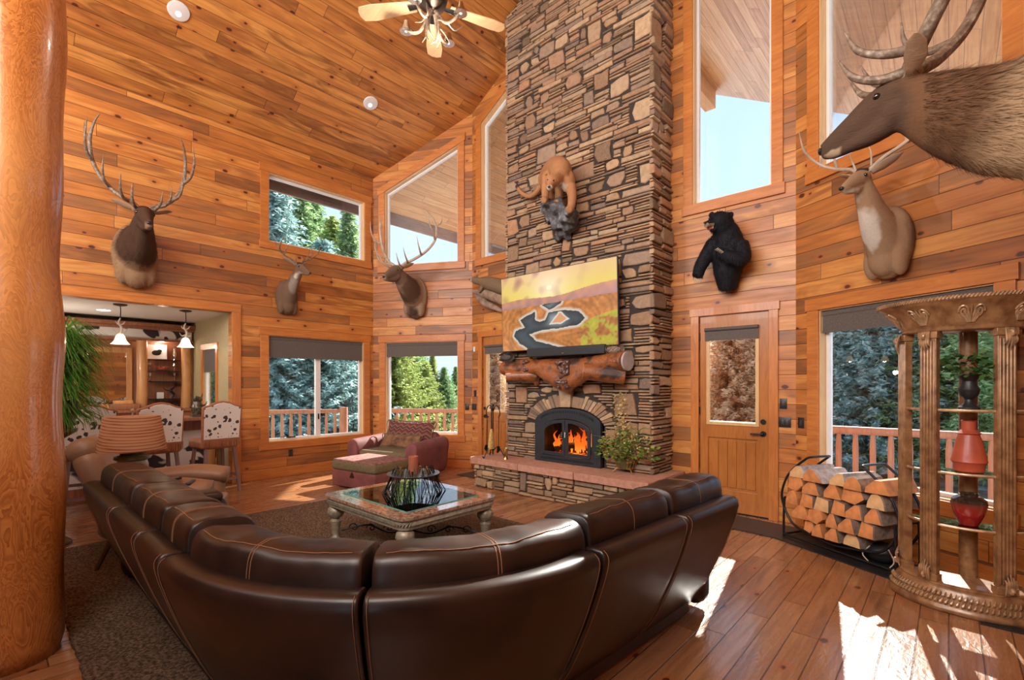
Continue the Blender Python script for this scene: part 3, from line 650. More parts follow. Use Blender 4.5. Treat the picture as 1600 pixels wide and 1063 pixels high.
# ------------------------------------------------------------------ television
W_, H_ = 2.02, 1.115
RIV = [(.30, -.02), (.18, .085), (.12, .19), (.135, .27), (.23, .30), (.185, .41), (.325, .50), (.33, .39), (.37, .35), (.42, .37), (.45, .46), (.50, .47), (.6, .47), (.71, .43), (.76, .34), (.70, .27), (.54, .25), (.37, .24), (.27, .21), (.33, .11), (.485, .04), (.6, -.02)]
RIV2 = [(.39, .57), (.58, .63), (.56, .56), (.457, .49)]
def screen_col(u, v):
    # a sunset over a winding canyon river: u right, v up, 0..1
    def nz(s, ox=0): return mnoise.noise(Vector((u*s*1.7+ox, v*s, ox)))
    hz = .66+.03*u+.015*math.sin(9*u)
    if v > hz+.10*max(0, u-.55):
        q = (v-hz)/(1-hz); d = math.hypot((u-.46)*1.6, (v-.78)*1.1)
        s = math.exp(-d*5); cloud = max(0, nz(6, 3))*1.2*(1-u)
        c = (1.0*(.80+.3*s), .62+.32*s-.1*q-.25*cloud, .10+.5*s+.12*q+.10*cloud)
        c = tuple(a*(1-.75*cloud) for a in c)
        return (1, .97, .6) if d < .035 else c
    if v > .56+.04*u: 
        f = (v-.56)/.12; n = nz(12)
        return (.42+.15*n+.15*f, .22+.05*n+.05*f, .20-.04*f+.1*max(0, u-.5))
    x, y = u+.006*nz(16, 2), v+.010*nz(13, 4)
    def dist(P):
        dm = 9; ins = False; n_ = len(P)
        for i in range(n_):
            ax, ay = P[i]; bx, by = P[(i+1) % n_]; vx, vy = bx-ax, (by-ay)*.6; px_, py_ = x-ax, (y-ay)*.6; tt = max(0, min(1, (px_*vx+py_*vy)/(vx*vx+vy*vy+1e-9))); dm = min(dm, math.hypot(px_-vx*tt, py_-vy*tt))
            if (ay > y) != (by > y) and x < (bx-ax)*(y-ay)/(by-ay)+ax: ins = not ins
        return -dm if ins else dm
    di = dist([(.45, .31), (.54, .46), (.56, .46), (.63, .35), (.55, .30)]); d = min(dist(RIV), dist(RIV2))
    if di < 0: return (.70, .62, .54) if di > -.012 else (.66, .32, .15)
    if d < 0 and di > 0:
        k = min(1, -d*22); lt = max(0, math.sin(u*11+1.2+v*3))**2
        return (.02+.20*k*lt+.03*k, .035+.23*k*lt+.04*k, .04+.24*k*lt+.05*k)
    if d < .020: q = 1-d/.020; return (.50+.22*q, .34+.30*q, .22+.32*q)
    n = nz(9)+.6*nz(26, 5); st = .5+.5*math.sin(d*150+nz(5)*5)
    if u > .72 and v < .30+.4*(u-.72) and n > -.1: return (.42+.15*n, .36+.12*n, .05)
    b_ = .75+.3*n; return (b_*(.62+.12*st), b_*(.22+.07*st), b_*(.055+.03*st))
tv = thing('television', 'large flat television showing a sunset over a canyon river above the mantel', 'television', (-4.13, 5.46, 2.10))
tv.rotation_euler = (math.radians(2.0), 0, 0)
b = B(); b.rbox((0, .0, H_/2), (W_+.02, .035, H_+.02), .006); b.b2((-.4, .0, .3), (.4, .15, .8)); b.build('tv_housing', M['blackp'], tv, smooth=False)
NX, NY = 300, 165; me = bpy.data.meshes.new('screen')
me.from_pydata([(-W_/2+W_*i/NX, -.0195, H_*j/NY) for j in range(NY+1) for i in range(NX+1)], [], [(j*(NX+1)+i, j*(NX+1)+i+1, (j+1)*(NX+1)+i+1, (j+1)*(NX+1)+i) for j in range(NY) for i in range(NX)])
ca = me.color_attributes.new('picture', 'FLOAT_COLOR', 'POINT'); buf = []
for j in range(NY+1):
    for i in range(NX+1): 
        c = screen_col(i/NX, j/NY); buf += [max(0, min(1, q)) for q in c]+[1]
ca.data.foreach_set('color', buf)
t = NT('lit_screen'); at_ = t.n('VertexColor', layer_name='picture'); M['screen'] = t.set(color=(.01, .01, .01), emit=at_.outputs[0], estr=.85, rough=.25)
me.materials.append(M['screen']); o = bpy.data.objects.new('screen', me); COL.objects.link(o); o.parent = tv
# ------------------------------------------------------------------ log mantel
t = NT('polished_burl'); v = t.scale(t.obj(), (2.0, 6, 6)); g = t.noise(v, 3.5, 5, .6, 2.5); w_ = t.math('SINE', t.math('MULTIPLY', g, 38)); 
c = t.mix(t.maprange(w_, -1, 1), (.20, .05, .014), (.42, .15, .045)); c = t.mix(t.maprange(t.noise(scale=5), .5, .62), c, (.05, .03, .025)); t.bump(t.math('ADD', w_, t.math('MULTIPLY', t.noise(scale=40), 1.5)), .25, .01); M['burl'] = t.set(color=c, rough=.28, coat=.5)
M['cut'] = flat('fresh_cut_log_end', (.58, .22, .07), .45, vary=.2, coat=.2)
mz = 1.86
mt = thing('log_mantel', 'gnarled polished log mantel with a bark burl and cut branch stubs', 'mantel', (-4.03, CHY-.07, mz))
b = B()
b.tube([(-1.12, -.12, -.02), (-.75, -.10, -.05), (-.35, -.08, -.02), (.0, -.08, -.06), (.35, -.08, -.02), (.75, -.1, .02), (1.02, -.14, .02)], [(.13, .11), (.15, .13), (.14, .12), (.16, .16), (.14, .12), (.14, .12), (.15, .13)], 18, smooth=5)
b.tube([(-.5, -.08, .0), (-.2, -.10, -.12), (.05, -.13, -.26), (.18, -.14, -.33)], [.11, .15, .12, .07], 14, smooth=5)
b.tube([(.7, -.08, .05), (.4, -.10, -.08), (.22, -.14, -.22), (.16, -.15, -.32)], [.10, .13, .11, .06], 14, smooth=5)
b.tube([(-.5, -.06, -.05), (-.52, -.06, -.2), (-.5, -.05, -.30)], [.09, .06, .03], 10, smooth=4)
b.ball((.10, -.12, -.12), (.16, .12, .18)); b.tube([(-1.05, -.1, -.04), (-.7, -.12, .02), (-.55, -.08, .10)], [.10, .10, .05], 10, smooth=4)
b.build('burl_log', M['burl'], mt, remesh=.02, smoothit=3)
for p0, p1, r_ in (((-.5, -.06, -.14), (-.86, -.34, -.155), .095), ((.95, -.06, -.16), (.52, -.36, -.10), .11)):
    b = B(); b.tube([p0, p1], [r_*1.05, r_], 18, cap=False); st = b.build('branch_stub', M['burl'], mt)
    d = (Vector(p1)-Vector(p0)).normalized(); b = B(); b.tube([Vector(p1)-d*.01, Vector(p1)+d*.004], [r_, r_*.97], 18); b.build('cut_end', M['cut'], st)
b = B(); b.tube([(1.03, -.145, .02), (1.055, -.148, .02)], [.125, .12], 18); b.build('cut_end', flat('silver_grey_log_end', (.40, .34, .33), .5), mt)
b = B(); rn = random.Random(4)
for k in range(46): b.ball((.10+rn.uniform(-.09, .10), -.20+rn.uniform(-.03, .03)-.02*(k % 3), -.13+rn.uniform(-.20, .17)), rn.uniform(.022, .042), 8, 6)
for k in range(16): b.ball((-.60+rn.uniform(-.05, .06), -.20+rn.uniform(-.03, .02), -.02+rn.uniform(-.10, .11)), rn.uniform(.018, .034), 8, 6)
b.build('bark_burl', flat('glossy_dark_bark', (.10, .05, .04), .3, vary=.5, coat=.6, bump=.6), mt, remesh=.012, smoothit=1)
sb = thing('soundbar', 'long dark soundbar on the mantel under the television', 'speaker', (-3.95, CHY-.2, mz+.125))
b = B(); b.rbox((0, 0, .065), (1.32, .15, .125), .012); b.build('speaker_body', flat('charcoal_grille', (.025, .03, .035), .7, bump=.4, bs=400), sb); b = B(); b.b2((-.02, -.079, .03), (.02, -.076, .04)); b.build('badge', M['chrome'], sb, smooth=False)
M['cone'] = flat('pine_cone_scales', (.45, .36, .28), .8, vary=.5, scale=60)
def pinecone(loc, rz, label, col='cone'):
    r = thing('pine_cone', label, 'pine cone', loc, rz); b = B(); b.ball((0, 0, .075), (.10, .05, .05))
    for i in range(11):
        x = -.115+.023*i; R_ = .075*math.sqrt(max(.05, 1-((x+.01)/.135)**2)); n = 11
        for k in range(n):
            a = 2*PI*(k+(i % 2)*.5)/n; c = Vector((x, R_*math.cos(a), .08+R_*math.sin(a))); o_ = Vector((0, math.cos(a), math.sin(a)))
            w = o_.cross(X_)*.016; b.add([c-w-o_*.02, c+w-o_*.02, c+w*.8+o_*.008+X_*.02, c-w*.8+o_*.008+X_*.02, c+X_*.012-o_*.01], [(0, 1, 2, 3), (0, 4, 1), (1, 4, 2), (2, 4, 3), (3, 4, 0)])
    b.build('cone_scales', M[col], r, smooth=False); return r
M['cone2'] = flat('grey_pine_cone_scales', (.22, .19, .17), .8, vary=.4, scale=60)
pinecone((-5.12, CHY-.18, mz+.07), .2, 'dark grey pine cone on the left end of the mantel', 'cone2'); pinecone((-3.20, CHY-.2, mz+.10), .1, 'pale frosted pine cone on the right part of the mantel')
# ------------------------------------------------------------------ rugs
def rugm(name, a, b_):
    t = NT(name); n = t.noise(scale=55, detail=3); n2 = t.noise(scale=9); c = t.mix(t.maprange(n, .38, .62), a, b_); c = t.mix(t.maprange(n2, .4, .7, 0, .3), c, tuple(x*.6 for x in a))
    t.bump(t.noise(scale=120, detail=2), .9, .012); return t.set(color=c, rough=.95, spec=.1)
M['rug'] = rugm('brown_shag', (.07, .045, .03), (.24, .17, .115)); M['rug2'] = rugm('taupe_shag', (.20, .16, .12), (.36, .30, .23))
def rug(name, x0, y0, x1, y1, mat, label, rz=0):
    b = B(); rn = random.Random(2); P = []
    def edge(a, c):
        a, c = Vector((*a, 0)), Vector((*c, 0)); m = int((c-a).length/.04)
        for k in range(m): q = a.lerp(c, k/m); P.append((q.x+rn.uniform(-.008, .008), q.y+rn.uniform(-.008, .008)))
    edge((x0, y0), (x1, y0)); edge((x1, y0), (x1, y1)); edge((x1, y1), (x0, y1)); edge((x0, y1), (x0, y0))
    b.prism(P, (0, 0, 0), X_, Y_, Z_, .001, .022); o = b.build(name, M[mat], smooth=False, bevel=.006); return setp(o, label, 'rug')
rug('shag_rug', -6.25, .36, -1.75, 4.08, 'rug', 'large brown shag rug under the coffee table and sectional sofa')
rug('small_rug', -7.5, 4.2, -6.4, 5.0, 'rug2', 'small taupe rug under the ottoman')
for nm, c, s, r, lb in (('door_mat', (-1.75, 5.80), (1.0, .55), -.1, 'dark floor mat in front of the right glazed door'), ('door_mat', (-6.0, 5.80), (.72, .5), .0, 'dark floor mat in front of the left glazed door beside the hearth')):
    b = B(); b.rbox((0, 0, .006), (s[0], s[1], .011), .004); o = b.build(nm, M['blackp'], loc=(*c, .0), rz=r, smooth=False); setp(o, lb, 'mat')
# ------------------------------------------------------------------ sectional sofa
t = NT('dark_brown_leather'); n1 = t.noise(scale=4, detail=2); n2 = t.noise(scale=160, detail=1); 
c = t.mix(t.maprange(n1, .35, .7), (.012, .006, .005), (.034, .014, .009)); t.bump(n2, .10, .002)
M['leather'] = t.set(color=c, rough=t.maprange(n1, .3, .7, .33, .40), spec=.55)
M['stitch'] = flat('tan_stitching', (.26, .12, .06), .7)
M['leather2'] = flat('dark_recess_leather', (.03, .016, .012), .5, bump=.2)
def spath(s):   # back line of the sofa: s=0 at the right end; returns point and inward normal
    L1 = 1.55; R_ = 1.28; A = R_*PI/2; x0, y0 = -1.12, 3.33; cx, cy = -1.12-R_, 3.33-L1
    if s < L1: return Vector((x0+.10*(1-s/L1), y0-s, 0)), Vector((-1, 0, 0))
    if s < L1+A: a = (s-L1)/R_; return Vector((cx+R_*math.cos(a), cy-R_*math.sin(a), 0)), Vector((-math.cos(a), math.sin(a), 0))
    q = s-L1-A; return Vector((cx-q, cy-R_, 0)), Vector((0, 1, 0))
SL1, SA = 1.55, 1.28*PI/2
def sweep(b, s0, s1, sec, m, endr=.03, ends=True):
    # sec: closed list of (n, z); ends are rounded by shrinking towards the section centre
    cn = sum(p[0] for p in sec)/len(sec); cz_ = sum(p[1] for p in sec)/len(sec); vs = []; st = []
    for k in range(5): a = PI/2*k/4; st.append((s0+endr*(1-math.sin(a)), 1-.22*(1-math.cos(PI/2-a))*1.0 if ends else 1))
    st = [(s0+endr*(1-math.cos(PI/2*k/4)), .80+.20*math.sin(PI/2*k/4)) for k in range(5)]
    for k in range(1, m): st.append((s0+endr+(s1-s0-2*endr)*k/m, 1))
    st += [(s1-endr*(1-math.cos(PI/2*k/4)), .80+.20*math.sin(PI/2*k/4)) for k in range(4, -1, -1)]
    for s, f in st:
        p, nn = spath(s)
        for (n_, z) in sec:
            w = .035+.965*0; k_ = 1-(1-f)*.35
            vs.append(p+nn*(cn+(n_-cn)*k_)+UZ*(cz_+(z-cz_)*k_))
    L_ = len(sec); fs = [(i*L_+k, i*L_+(k+1) % L_, (i+1)*L_+(k+1) % L_, (i+1)*L_+k) for i in range(len(st)-1) for k in range(L_)]
    fs += [tuple(range(L_-1, -1, -1)), tuple(range((len(st)-1)*L_, len(st)*L_))]; b.add(vs, fs)
def se(cn, cz_, a, c, n=24, e=.55, tilt=0):   # superellipse section
    out = []
    for k in range(n):
        q = 2*PI*k/n; x = a*abs(math.cos(q))**e*(1 if math.cos(q) > 0 else -1); z = c*abs(math.sin(q))**e*(1 if math.sin(q) > 0 else -1)
        out.append((cn+x*math.cos(tilt)-z*math.sin(tilt), cz_+x*math.sin(tilt)+z*math.cos(tilt)))
    return out
sofa = thing('sectional_sofa', 'huge curved dark brown leather sectional sofa seen from behind', 'sofa', (0, 0, 0))
shell = [(.33, .05), (.20, .25), (.09, .50), (.02, .70), (-.005, .80), (.0, .838), (.02, .856), (.06, .860), (.105, .853), (.13, .83), (.14, .76), (.22, .5), (.40, .3), (.46, .05)]
TL = SL1+SA+2.42
segs = [(0, .70), (.725, 1.50), (1.53, SL1+SA*.50), (SL1+SA*.50+.012, SL1+SA+.08), (SL1+SA+.11, SL1+SA+.56), (SL1+SA+.585, SL1+SA+1.28), (SL1+SA+1.305, TL)]
for i, (a, c) in enumerate(segs):
    b = B(); sweep(b, a, c, shell, max(4, int((c-a)/.06)), .012); pn = b.build('back_panel', M['leather'], sofa, angle=50)
    for se_ in (a+.018, c-.018):
        b = B(); p, nn = spath(se_); pts = [p+nn*(q[0]-.004)+UZ*q[1] for q in shell[:7]]; b.tube(pts, .0014, 5, smooth=3); b.build('seam', M['stitch'], pn)
b = B(); sweep(b, .06, TL-.06, [(.30, .03), (.36, .80), (.44, .80), (.48, .03)], 60, .01); b.build('inner_frame', M['leather2'], sofa)
cush = [(.02, .69, .0), (.745, 1.47, .0), (1.50, SL1+SA*.50-.01, -.02), (SL1+SA*.50+.03, SL1+SA+.02, -.02), (SL1+SA+.06, SL1+SA+.50, .0), (SL1+SA+.52, SL1+SA+1.24, .0), (SL1+SA+1.28, TL-.05, .0)]
for i, (a, c, dz) in enumerate(cush):
    b = B(); rn = random.Random(i); sec = se(.235, .885+dz, .145, .100, 28, .62, -.10)
    sweep(b, a, c, sec, max(8, int((c-a)/.035)), .05)
    o = b.build('head_cushion', M['leather'], sofa, angle=180)
    mid = (a+c)/2; me = o.data
    def puck(p): return p+UZ*(mnoise.noise(Vector((p.x*6+i*9, p.y*6, p.z*4)))*.014+mnoise.noise(Vector((p.x*20, p.y*20, p.z*5+i)))*.005)
    for v in me.vertices: v.co = puck(v.co)    # soft puckers and wrinkles
    def ring_(s, r_): b = B(); p, nn = spath(s); pts = [puck(p+nn*q[0]+UZ*q[1]) for q in sec]; b.tube(pts[:]+[pts[0]], r_, 5); b.build('seam', M['stitch'], o)
    for q in ((mid-.008, mid+.008) if i not in (0, 1) else (mid,)): ring_(q, .0018)
    ztop = max(q[1] for q in sec)
    b = B(); pts = [spath(a+.05+(c-a-.1)*k/30) for k in range(31)]; sq = sec[10]; b.tube([puck(p+nn*(sq[0]-.001)+UZ*(sq[1]+.001)) for p, nn in pts], .0017, 5)
    b.build('seam', M['stitch'], o)
    # lower back cushion on the seat side
    b = B(); sweep(b, a+.01, c-.01, se(.44, .64, .12, .20, 20, .6, .25), max(6, int((c-a)/.08)), .05); b.build('back_cushion', M['leather'], sofa, angle=180)
for i, (a, c) in enumerate([(.0, .71), (.73, 1.5), (1.53, SL1+SA*.5), (SL1+SA*.5+.02, SL1+SA+.06), (SL1+SA+.09, SL1+SA+.56), (SL1+SA+.58, SL1+SA+1.28), (SL1+SA+1.30, TL)]):
    b = B(); w = .98 if i not in (2, 3) else .86
    sweep(b, a, c, se((.46+w)/2, .35, (w-.40)/2, .12, 20, .5), max(6, int((c-a)/.08)), .05); b.build('seat_cushion', M['leather'], sofa, angle=180)
    b = B(); sweep(b, a+.01, c-.01, [(.40, .035), (.42, .26), (w-.04, .26), (w-.05, .035)], max(6, int((c-a)/.1)), .01); b.build('seat_base', M['leather2'], sofa)
for s, z in ((-.13, 0), (TL+.13, 0)):   # arm rests
    p, nn = spath(max(0, min(TL, s))); tdir = Vector((0, 1, 0)) if s < 0 else Vector((-1, 0, 0)); 
    b = B(); c0 = p+tdir*.10+nn*.62; d = (.22, .80, .5) if s < 0 else (.22, .80, .5)
    R_ = Matrix.Rotation(0 if s > 0 else PI/2, 3, 'Z'); b.rbox(c0+UZ*.30, (.20, .76, .52), .07, R_); b.build('armrest', M['leather'], sofa, angle=180)
    b = B(); b.rbox(c0+UZ*.585+nn*.02, (.24, .62, .10), .05, R_, 4); b.build('armrest_pad', M['leather'], sofa, angle=180)
# ------------------------------------------------------------------ coffee table
M['antique'] = flat('antique_silver_gold', (.36, .32, .24), .45, .35, vary=.3, scale=30, bump=.3)
t = NT('brown_granite'); n = t.noise(scale=28, detail=6, rough=.75); M['granite'] = t.set(color=t.ramp(n, [(.35, (.09, .05, .04)), (.5, (.36, .22, .15)), (.65, (.55, .42, .33))]), rough=.12, coat=.5)
t = NT('table_glass'); t.t.nodes.remove(t.p); f = t.n('Fresnel'); f.inputs[0].default_value = 1.6; tr = t.n('BsdfTransparent'); tr.inputs[0].default_value = (.80, .90, .88, 1); gl = t.n('BsdfGlossy'); gl.inputs['Roughness'].default_value = .02; mx = t.n('MixShader'); t.l(f.outputs[0], mx.inputs[0]); t.l(tr.outputs[0], mx.inputs[1]); t.l(gl.outputs[0], mx.inputs[2]); t.l(mx.outputs[0], t.out.inputs[0]); M['tglass'] = t.m
M['gedge'] = flat('green_glass_edge', (.10, .42, .34), .15, vary=.05)
tx0, tx1, ty0, ty1 = -4.66, -3.28, 2.28, 3.42; tc = ((tx0+tx1)/2, (ty0+ty1)/2); tw, td = tx1-tx0, ty1-ty0
ct = thing('coffee_table', 'ornate coffee table with a brown stone rim, glass centre and carved silver-gold legs', 'table', (*tc, .022))
def rrect(w, d, r, n=6): 
    P = []
    for cx, cy, a0 in ((w/2-r, d/2-r, 0), (-w/2+r, d/2-r, 90), (-w/2+r, -d/2+r, 180), (w/2-r, -d/2+r, 270)):
        for k in range(n+1): a = math.radians(a0+90*k/n); P.append((cx+r*math.cos(a), cy+r*math.sin(a)))
    return P
def bowed(w, d, r, bow=.0): return rrect(w, d, r)
hole = [(-tw/2+.17, -td/2+.17), (tw/2-.17, -td/2+.17), (tw/2-.17, td/2-.17), (-tw/2+.17, td/2-.17)]
b = B(); b.prism(rrect(tw, td, .10), (0, 0, 0), X_, Y_, Z_, .44, .47, [hole]); b.build('stone_rim', M['granite'], ct, smooth=False, bevel=.008)
b = B(); b.b2((-tw/2+.15, -td/2+.15, .4705), (tw/2-.15, td/2-.15, .478)); b.build('glass_top', M['tglass'], ct, smooth=False)
b = B(); hw, hd = tw/2-.15, td/2-.15; b.tube([(-hw, -hd, .474), (hw, -hd, .474), (hw, hd, .474), (-hw, hd, .474), (-hw, -hd, .474)], .0045, 6); b.build('glass_edge', M['gedge'], ct)
b = B(); b.prism(rrect(tw-.03, td-.03, .09), (0, 0, 0), X_, Y_, Z_, .405, .44, [rrect(tw-.10, td-.10, .06)]); b.prism(rrect(tw-.06, td-.06, .08), (0, 0, 0), X_, Y_, Z_, .355, .40, [rrect(tw-.12, td-.12, .05)])
b.build('apron', M['antique'], ct, smooth=False, bevel=.004)
b = B(); P = rrect(tw-.035, td-.035, .09, 5); per = []
for i in range(len(P)):
    a, c = Vector((*P[i], .403)), Vector((*P[(i+1) % len(P)], .403)); m = max(1, int((c-a).length/.016))
    for k in range(m): per.append((a.lerp(c, (k+.5)/m), (c-a).normalized()))
for p, d in per: b.tube([p-d*.009-UZ*.014, p+d*.009+UZ*.014], .0065, 5)
setp(b.build('rope_moulding', M['antique'], ct), kind='stuff')
for sx in (-1, 1):
    for sy in (-1, 1):
        b = B(); b.lathe([(.02, 0), (.045, .005), (.05, .03), (.03, .05), (.034, .09), (.048, .17), (.055, .20), (.035, .215), (.03, .225), (.06, .24), (.078, .28), (.075, .32), (.045, .35), (.03, .36), (.045, .375), (.07, .39), (.075, .405)], 20, (sx*(tw/2-.10), sy*(td/2-.10), 0), flute=lambda a, z: 1+.06*math.cos(a*8+z*40))
        b.build('leg', M['antique'], ct, angle=60)
b = B(); rn = random.Random(1)
for k in range(4):
    a = PI/4+k*PI/2; d = Vector((math.cos(a)*(tw/2-.12)/.707, math.sin(a)*(td/2-.12)/.707, 0))*.98
    b.tube([d*.98+UZ*.10, d*.6+UZ*.16, d*.3+UZ*.09, UZ*.12], .009, 6, smooth=6)
    for q in (.8, .55, .3):
        c_ = d*q+UZ*.13; dn = d.normalized(); pts = [c_+dn*(.05*(1-j/14))*math.cos(j*.6)+UZ*(.05*(1-j/14))*math.sin(j*.6) for j in range(14)]; b.tube(pts, .006, 5)
b.build('scroll_stretcher', M['black'], ct)
# centrepiece of iron rods with a candle
cp_ = at(640, 763, 4.95); cc = (-4.02, 2.93, .5005)
cpz = thing('iron_centrepiece', 'round black iron twig ring centrepiece standing on the glass coffee table', 'candle holder', cc)
b = B(); rn = random.Random(8)
for k in range(54):
    a = 2*PI*k/54; r0 = .30+rn.uniform(-.03, .03); r1 = .17+rn.uniform(-.02, .03); a2 = a+rn.uniform(-.25, .25)
    b.tube([(r0*math.cos(a), r0*math.sin(a), .0), ((r0+r1)/2*math.cos((a+a2)/2), (r0+r1)/2*math.sin((a+a2)/2), .12), (r1*math.cos(a2), r1*math.sin(a2), .23+rn.uniform(-.01, .04))], .0042, 5, smooth=2)
setp(b.build('rods', M['black'], cpz), kind='stuff')
b = B(); b.lathe([(.17, .185), (.265, .185), (.265, .190), (.17, .190)], 40); b.build('ring_plate', flat('blue_steel_plate', (.10, .12, .14), .35, .6), cpz)
b = B(); b.lathe([(.0, .15), (.14, .15), (.14, .156), (0, .156)], 30); b.build('candle_plate', M['black'], cpz)
b = B()
for k in range(9): a = 2*PI*k/9; b.tube([(.155*math.cos(a), .155*math.sin(a), .19), (.155*math.cos(a), .155*math.sin(a), .235)], .014, 8)
b.build('votive_cups', flat('amber_brass', (.55, .34, .08), .3, .8), cpz)
cd = thing('pillar_candle', 'thick reddish-brown pillar candle in the centre of the iron ring', 'candle', (cc[0], cc[1], cc[2]+.157))
b = B(); b.lathe([(.0, 0), (.048, 0), (.05, .01), (.05, .20), (.042, .205), (.036, .195), (0, .192)], 24); b.build('wax', flat('rust_wax', (.36, .11, .06), .5, vary=.2, coat=.1), cd); b = B(); b.tube([(0, 0, .19), (.002, 0, .215)], .002, 5); b.build('wick', M['blackp'], cd)
# ------------------------------------------------------------------ armchair, pillow, ottoman
M['plum'] = flat('plum_suede', (.20, .065, .060), .75, vary=.22, scale=7, bump=.15)
M['olive'] = flat('olive_chenille', (.16, .125, .065), .9, vary=.35, scale=60, bump=.5, bs=160)
t = NT('woven_southwest_pattern'); P = t.sep(t.obj()); rw = t.math('FRACT', t.math('MULTIPLY', P[2], 7.0)); zg = t.math('PINGPONG', t.math('MULTIPLY', P[0], 14.0), 1.0); v = t.math('FRACT', t.math('ADD', t.math('MULTIPLY', P[2], 7.5), t.math('MULTIPLY', zg, .35)))
M['woven'] = t.set(color=t.mix(t.maprange(t.noise(scale=80), .3, .7, 0, .5), t.ramp(v, [(0, (.16, .02, .03)), (.28, (.42, .32, .20)), (.34, (.05, .03, .03)), (.55, (.22, .04, .035)), (.72, (.32, .24, .12)), (.8, (.07, .09, .07)), (.9, (.25, .03, .03))], 'CONSTANT'), (.10, .05, .04)), rough=.95)
ac_p = (-7.02, 4.82); AZ = math.radians(14); RA = Matrix.Rotation(AZ, 3, 'Z')
def acl(x, y, z): return tuple(Vector((ac_p[0], ac_p[1], z))+RA @ Vector((x, y, 0)))
ac = thing('armchair', 'wide plum armchair with rolled arms in the window corner', 'armchair', (*ac_p, 0), AZ, scale=.95)
# faces the camera side: local -Y is the front
hw = .66
b = B(); b.rbox((0, .0, .22), (1.12, .86, .28), .05); b.build('seat_base', M['plum'], ac, angle=180)
b = B(); b.rbox((0, .36, .50), (1.16, .24, .60), .10, Matrix.Rotation(-.14, 3, 'X'), 5); b.build('backrest', M['plum'], ac, angle=180)
for s in (-1, 1):
    b = B(); prof = [(-.10, .0), (.10, .0), (.11, .30), (.14, .46), (.15, .55), (.11, .63), (.03, .66), (-.06, .64), (-.11, .56), (-.12, .42), (-.11, .2)]
    vs = []; ys = [-.50, -.47, -.2, .1, .42, .46]; sc = [.90, 1, 1.0, 1.0, 1.0, .9]
    for y, q in zip(ys, sc): vs += [(s*(hw+p[0]*q*s*s), y, .02+(p[1])*(.97+.03*q)+(.04*(y+.5))) if False else (s*(hw+p[0]*q), y, .03+p[1]*(.94+.06*q)+.05*(y+.5)) for p in prof]
    n_ = len(prof); b.add(vs, [(i*n_+k, i*n_+(k+1) % n_, (i+1)*n_+(k+1) % n_, (i+1)*n_+k) for i in range(5) for k in range(n_)]+[tuple(range(n_)), tuple(range(5*n_, 6*n_))]); b.build('arm', M['plum'], ac, sub=2)
b = B(); b.rbox((0, -.10, .42), (1.12, .72, .17), .07, n=5); b.build('seat_cushion', M['olive'], ac, angle=180)
b = B()
for sx in (-1, 1):
    for sy in (-1, 1): b.box((sx*.56, sy*.38, .04), (.07, .07, .08), taper=(1.2, 1.2))
for i in range(1): b.build('feet', M['leather2'], ac)
def pillow(name, label, loc, w, h, th, mat, rot, cat='pillow', group=None):
    r = thing(name, label, cat, loc); r.rotation_euler = rot; b = B(); n = 14; vs = []; 
    for side in (1, -1):
        for j in range(n+1):
            for i in range(n+1):
                u, v = i/n*2-1, j/n*2-1; e = max(0, (1-u*u)*(1-v*v))**.42; sx = 1-.06*(1-abs(v)**2)*abs(u); sz = 1-.10*(1-abs(u)**2)*abs(v)
                vs.append((u*w/2*sx, side*th/2*e, h/2+v*h/2*sz))
    k = (n+1)**2; fs = [(j*(n+1)+i, j*(n+1)+i+1, (j+1)*(n+1)+i+1, (j+1)*(n+1)+i) for j in range(n) for i in range(n)]; fs += [tuple(q+k for q in reversed(f)) for f in fs]
    b.add(vs, fs); o = b.build('pillow_body', M[mat], r, angle=180); o.data.materials[0] = M[mat]
    b = B(); b.tube([(-w/2, 0, 0), (-w/2*.95, 0, h/2), (-w/2, 0, h), (0, 0, h*.955), (w/2, 0, h), (w/2*.95, 0, h/2), (w/2, 0, 0), (0, 0, h*.045), (-w/2, 0, 0)], .008, 6, smooth=5); b.build('piping', M['olive'], r); return r
pillow('throw_pillow', 'large red and cream patterned pillow with tassel corners on the armchair', acl(0, .17, .50), 1.06, .46, .2, 'woven', (math.radians(-20), 0, AZ))
M['lodge'] = flat('brown_lodge_fabric', (.20, .10, .05), .9, vary=.7, scale=9)
pillow('throw_pillow', 'small brown patterned pillow in front of the red one on the armchair', acl(-.02, .0, .48), .85, .25, .14, 'lodge', (math.radians(-24), 0, AZ))
ot = thing('ottoman', 'plum storage ottoman with an olive cushioned top, touched by sunlight', 'ottoman', (-6.66, 4.06, .022), math.radians(9))
b = B(); b.rbox((0, 0, .13), (.98, .72, .25), .025); b.build('ottoman_base', M['plum'], ot); b = B(); b.rbox((0, 0, .325), (1.0, .74, .15), .05, n=4); b.build('ottoman_cushion', M['olive'], ot, angle=180)
b = B(); b.rbox((0, 0, .395), (.96, .70, .04), .018); b.build('patterned_top', flat('plum_patterned_top', (.26, .12, .10), .85, vary=.5, scale=16), ot, angle=180)
b = B(); b.prism([(-.05, .17), (.05, .17), (.0, .25)], (0, -.362, 0), X_, Z_, -Y_, 0, .012); b.build('pull_tab', M['leather'], ot, smooth=False)
# ------------------------------------------------------------------ recliner, end table, lamp
M['tan'] = flat('tan_leather', (.30, .17, .10), .42, vary=.18, scale=5, bump=.2)
rc_p = onZ(205, 800, 0); rc = thing('recliner', 'tan leather recliner beyond the left end of the sofa', 'recliner', (-5.95, 1.22, 0), math.radians(153))
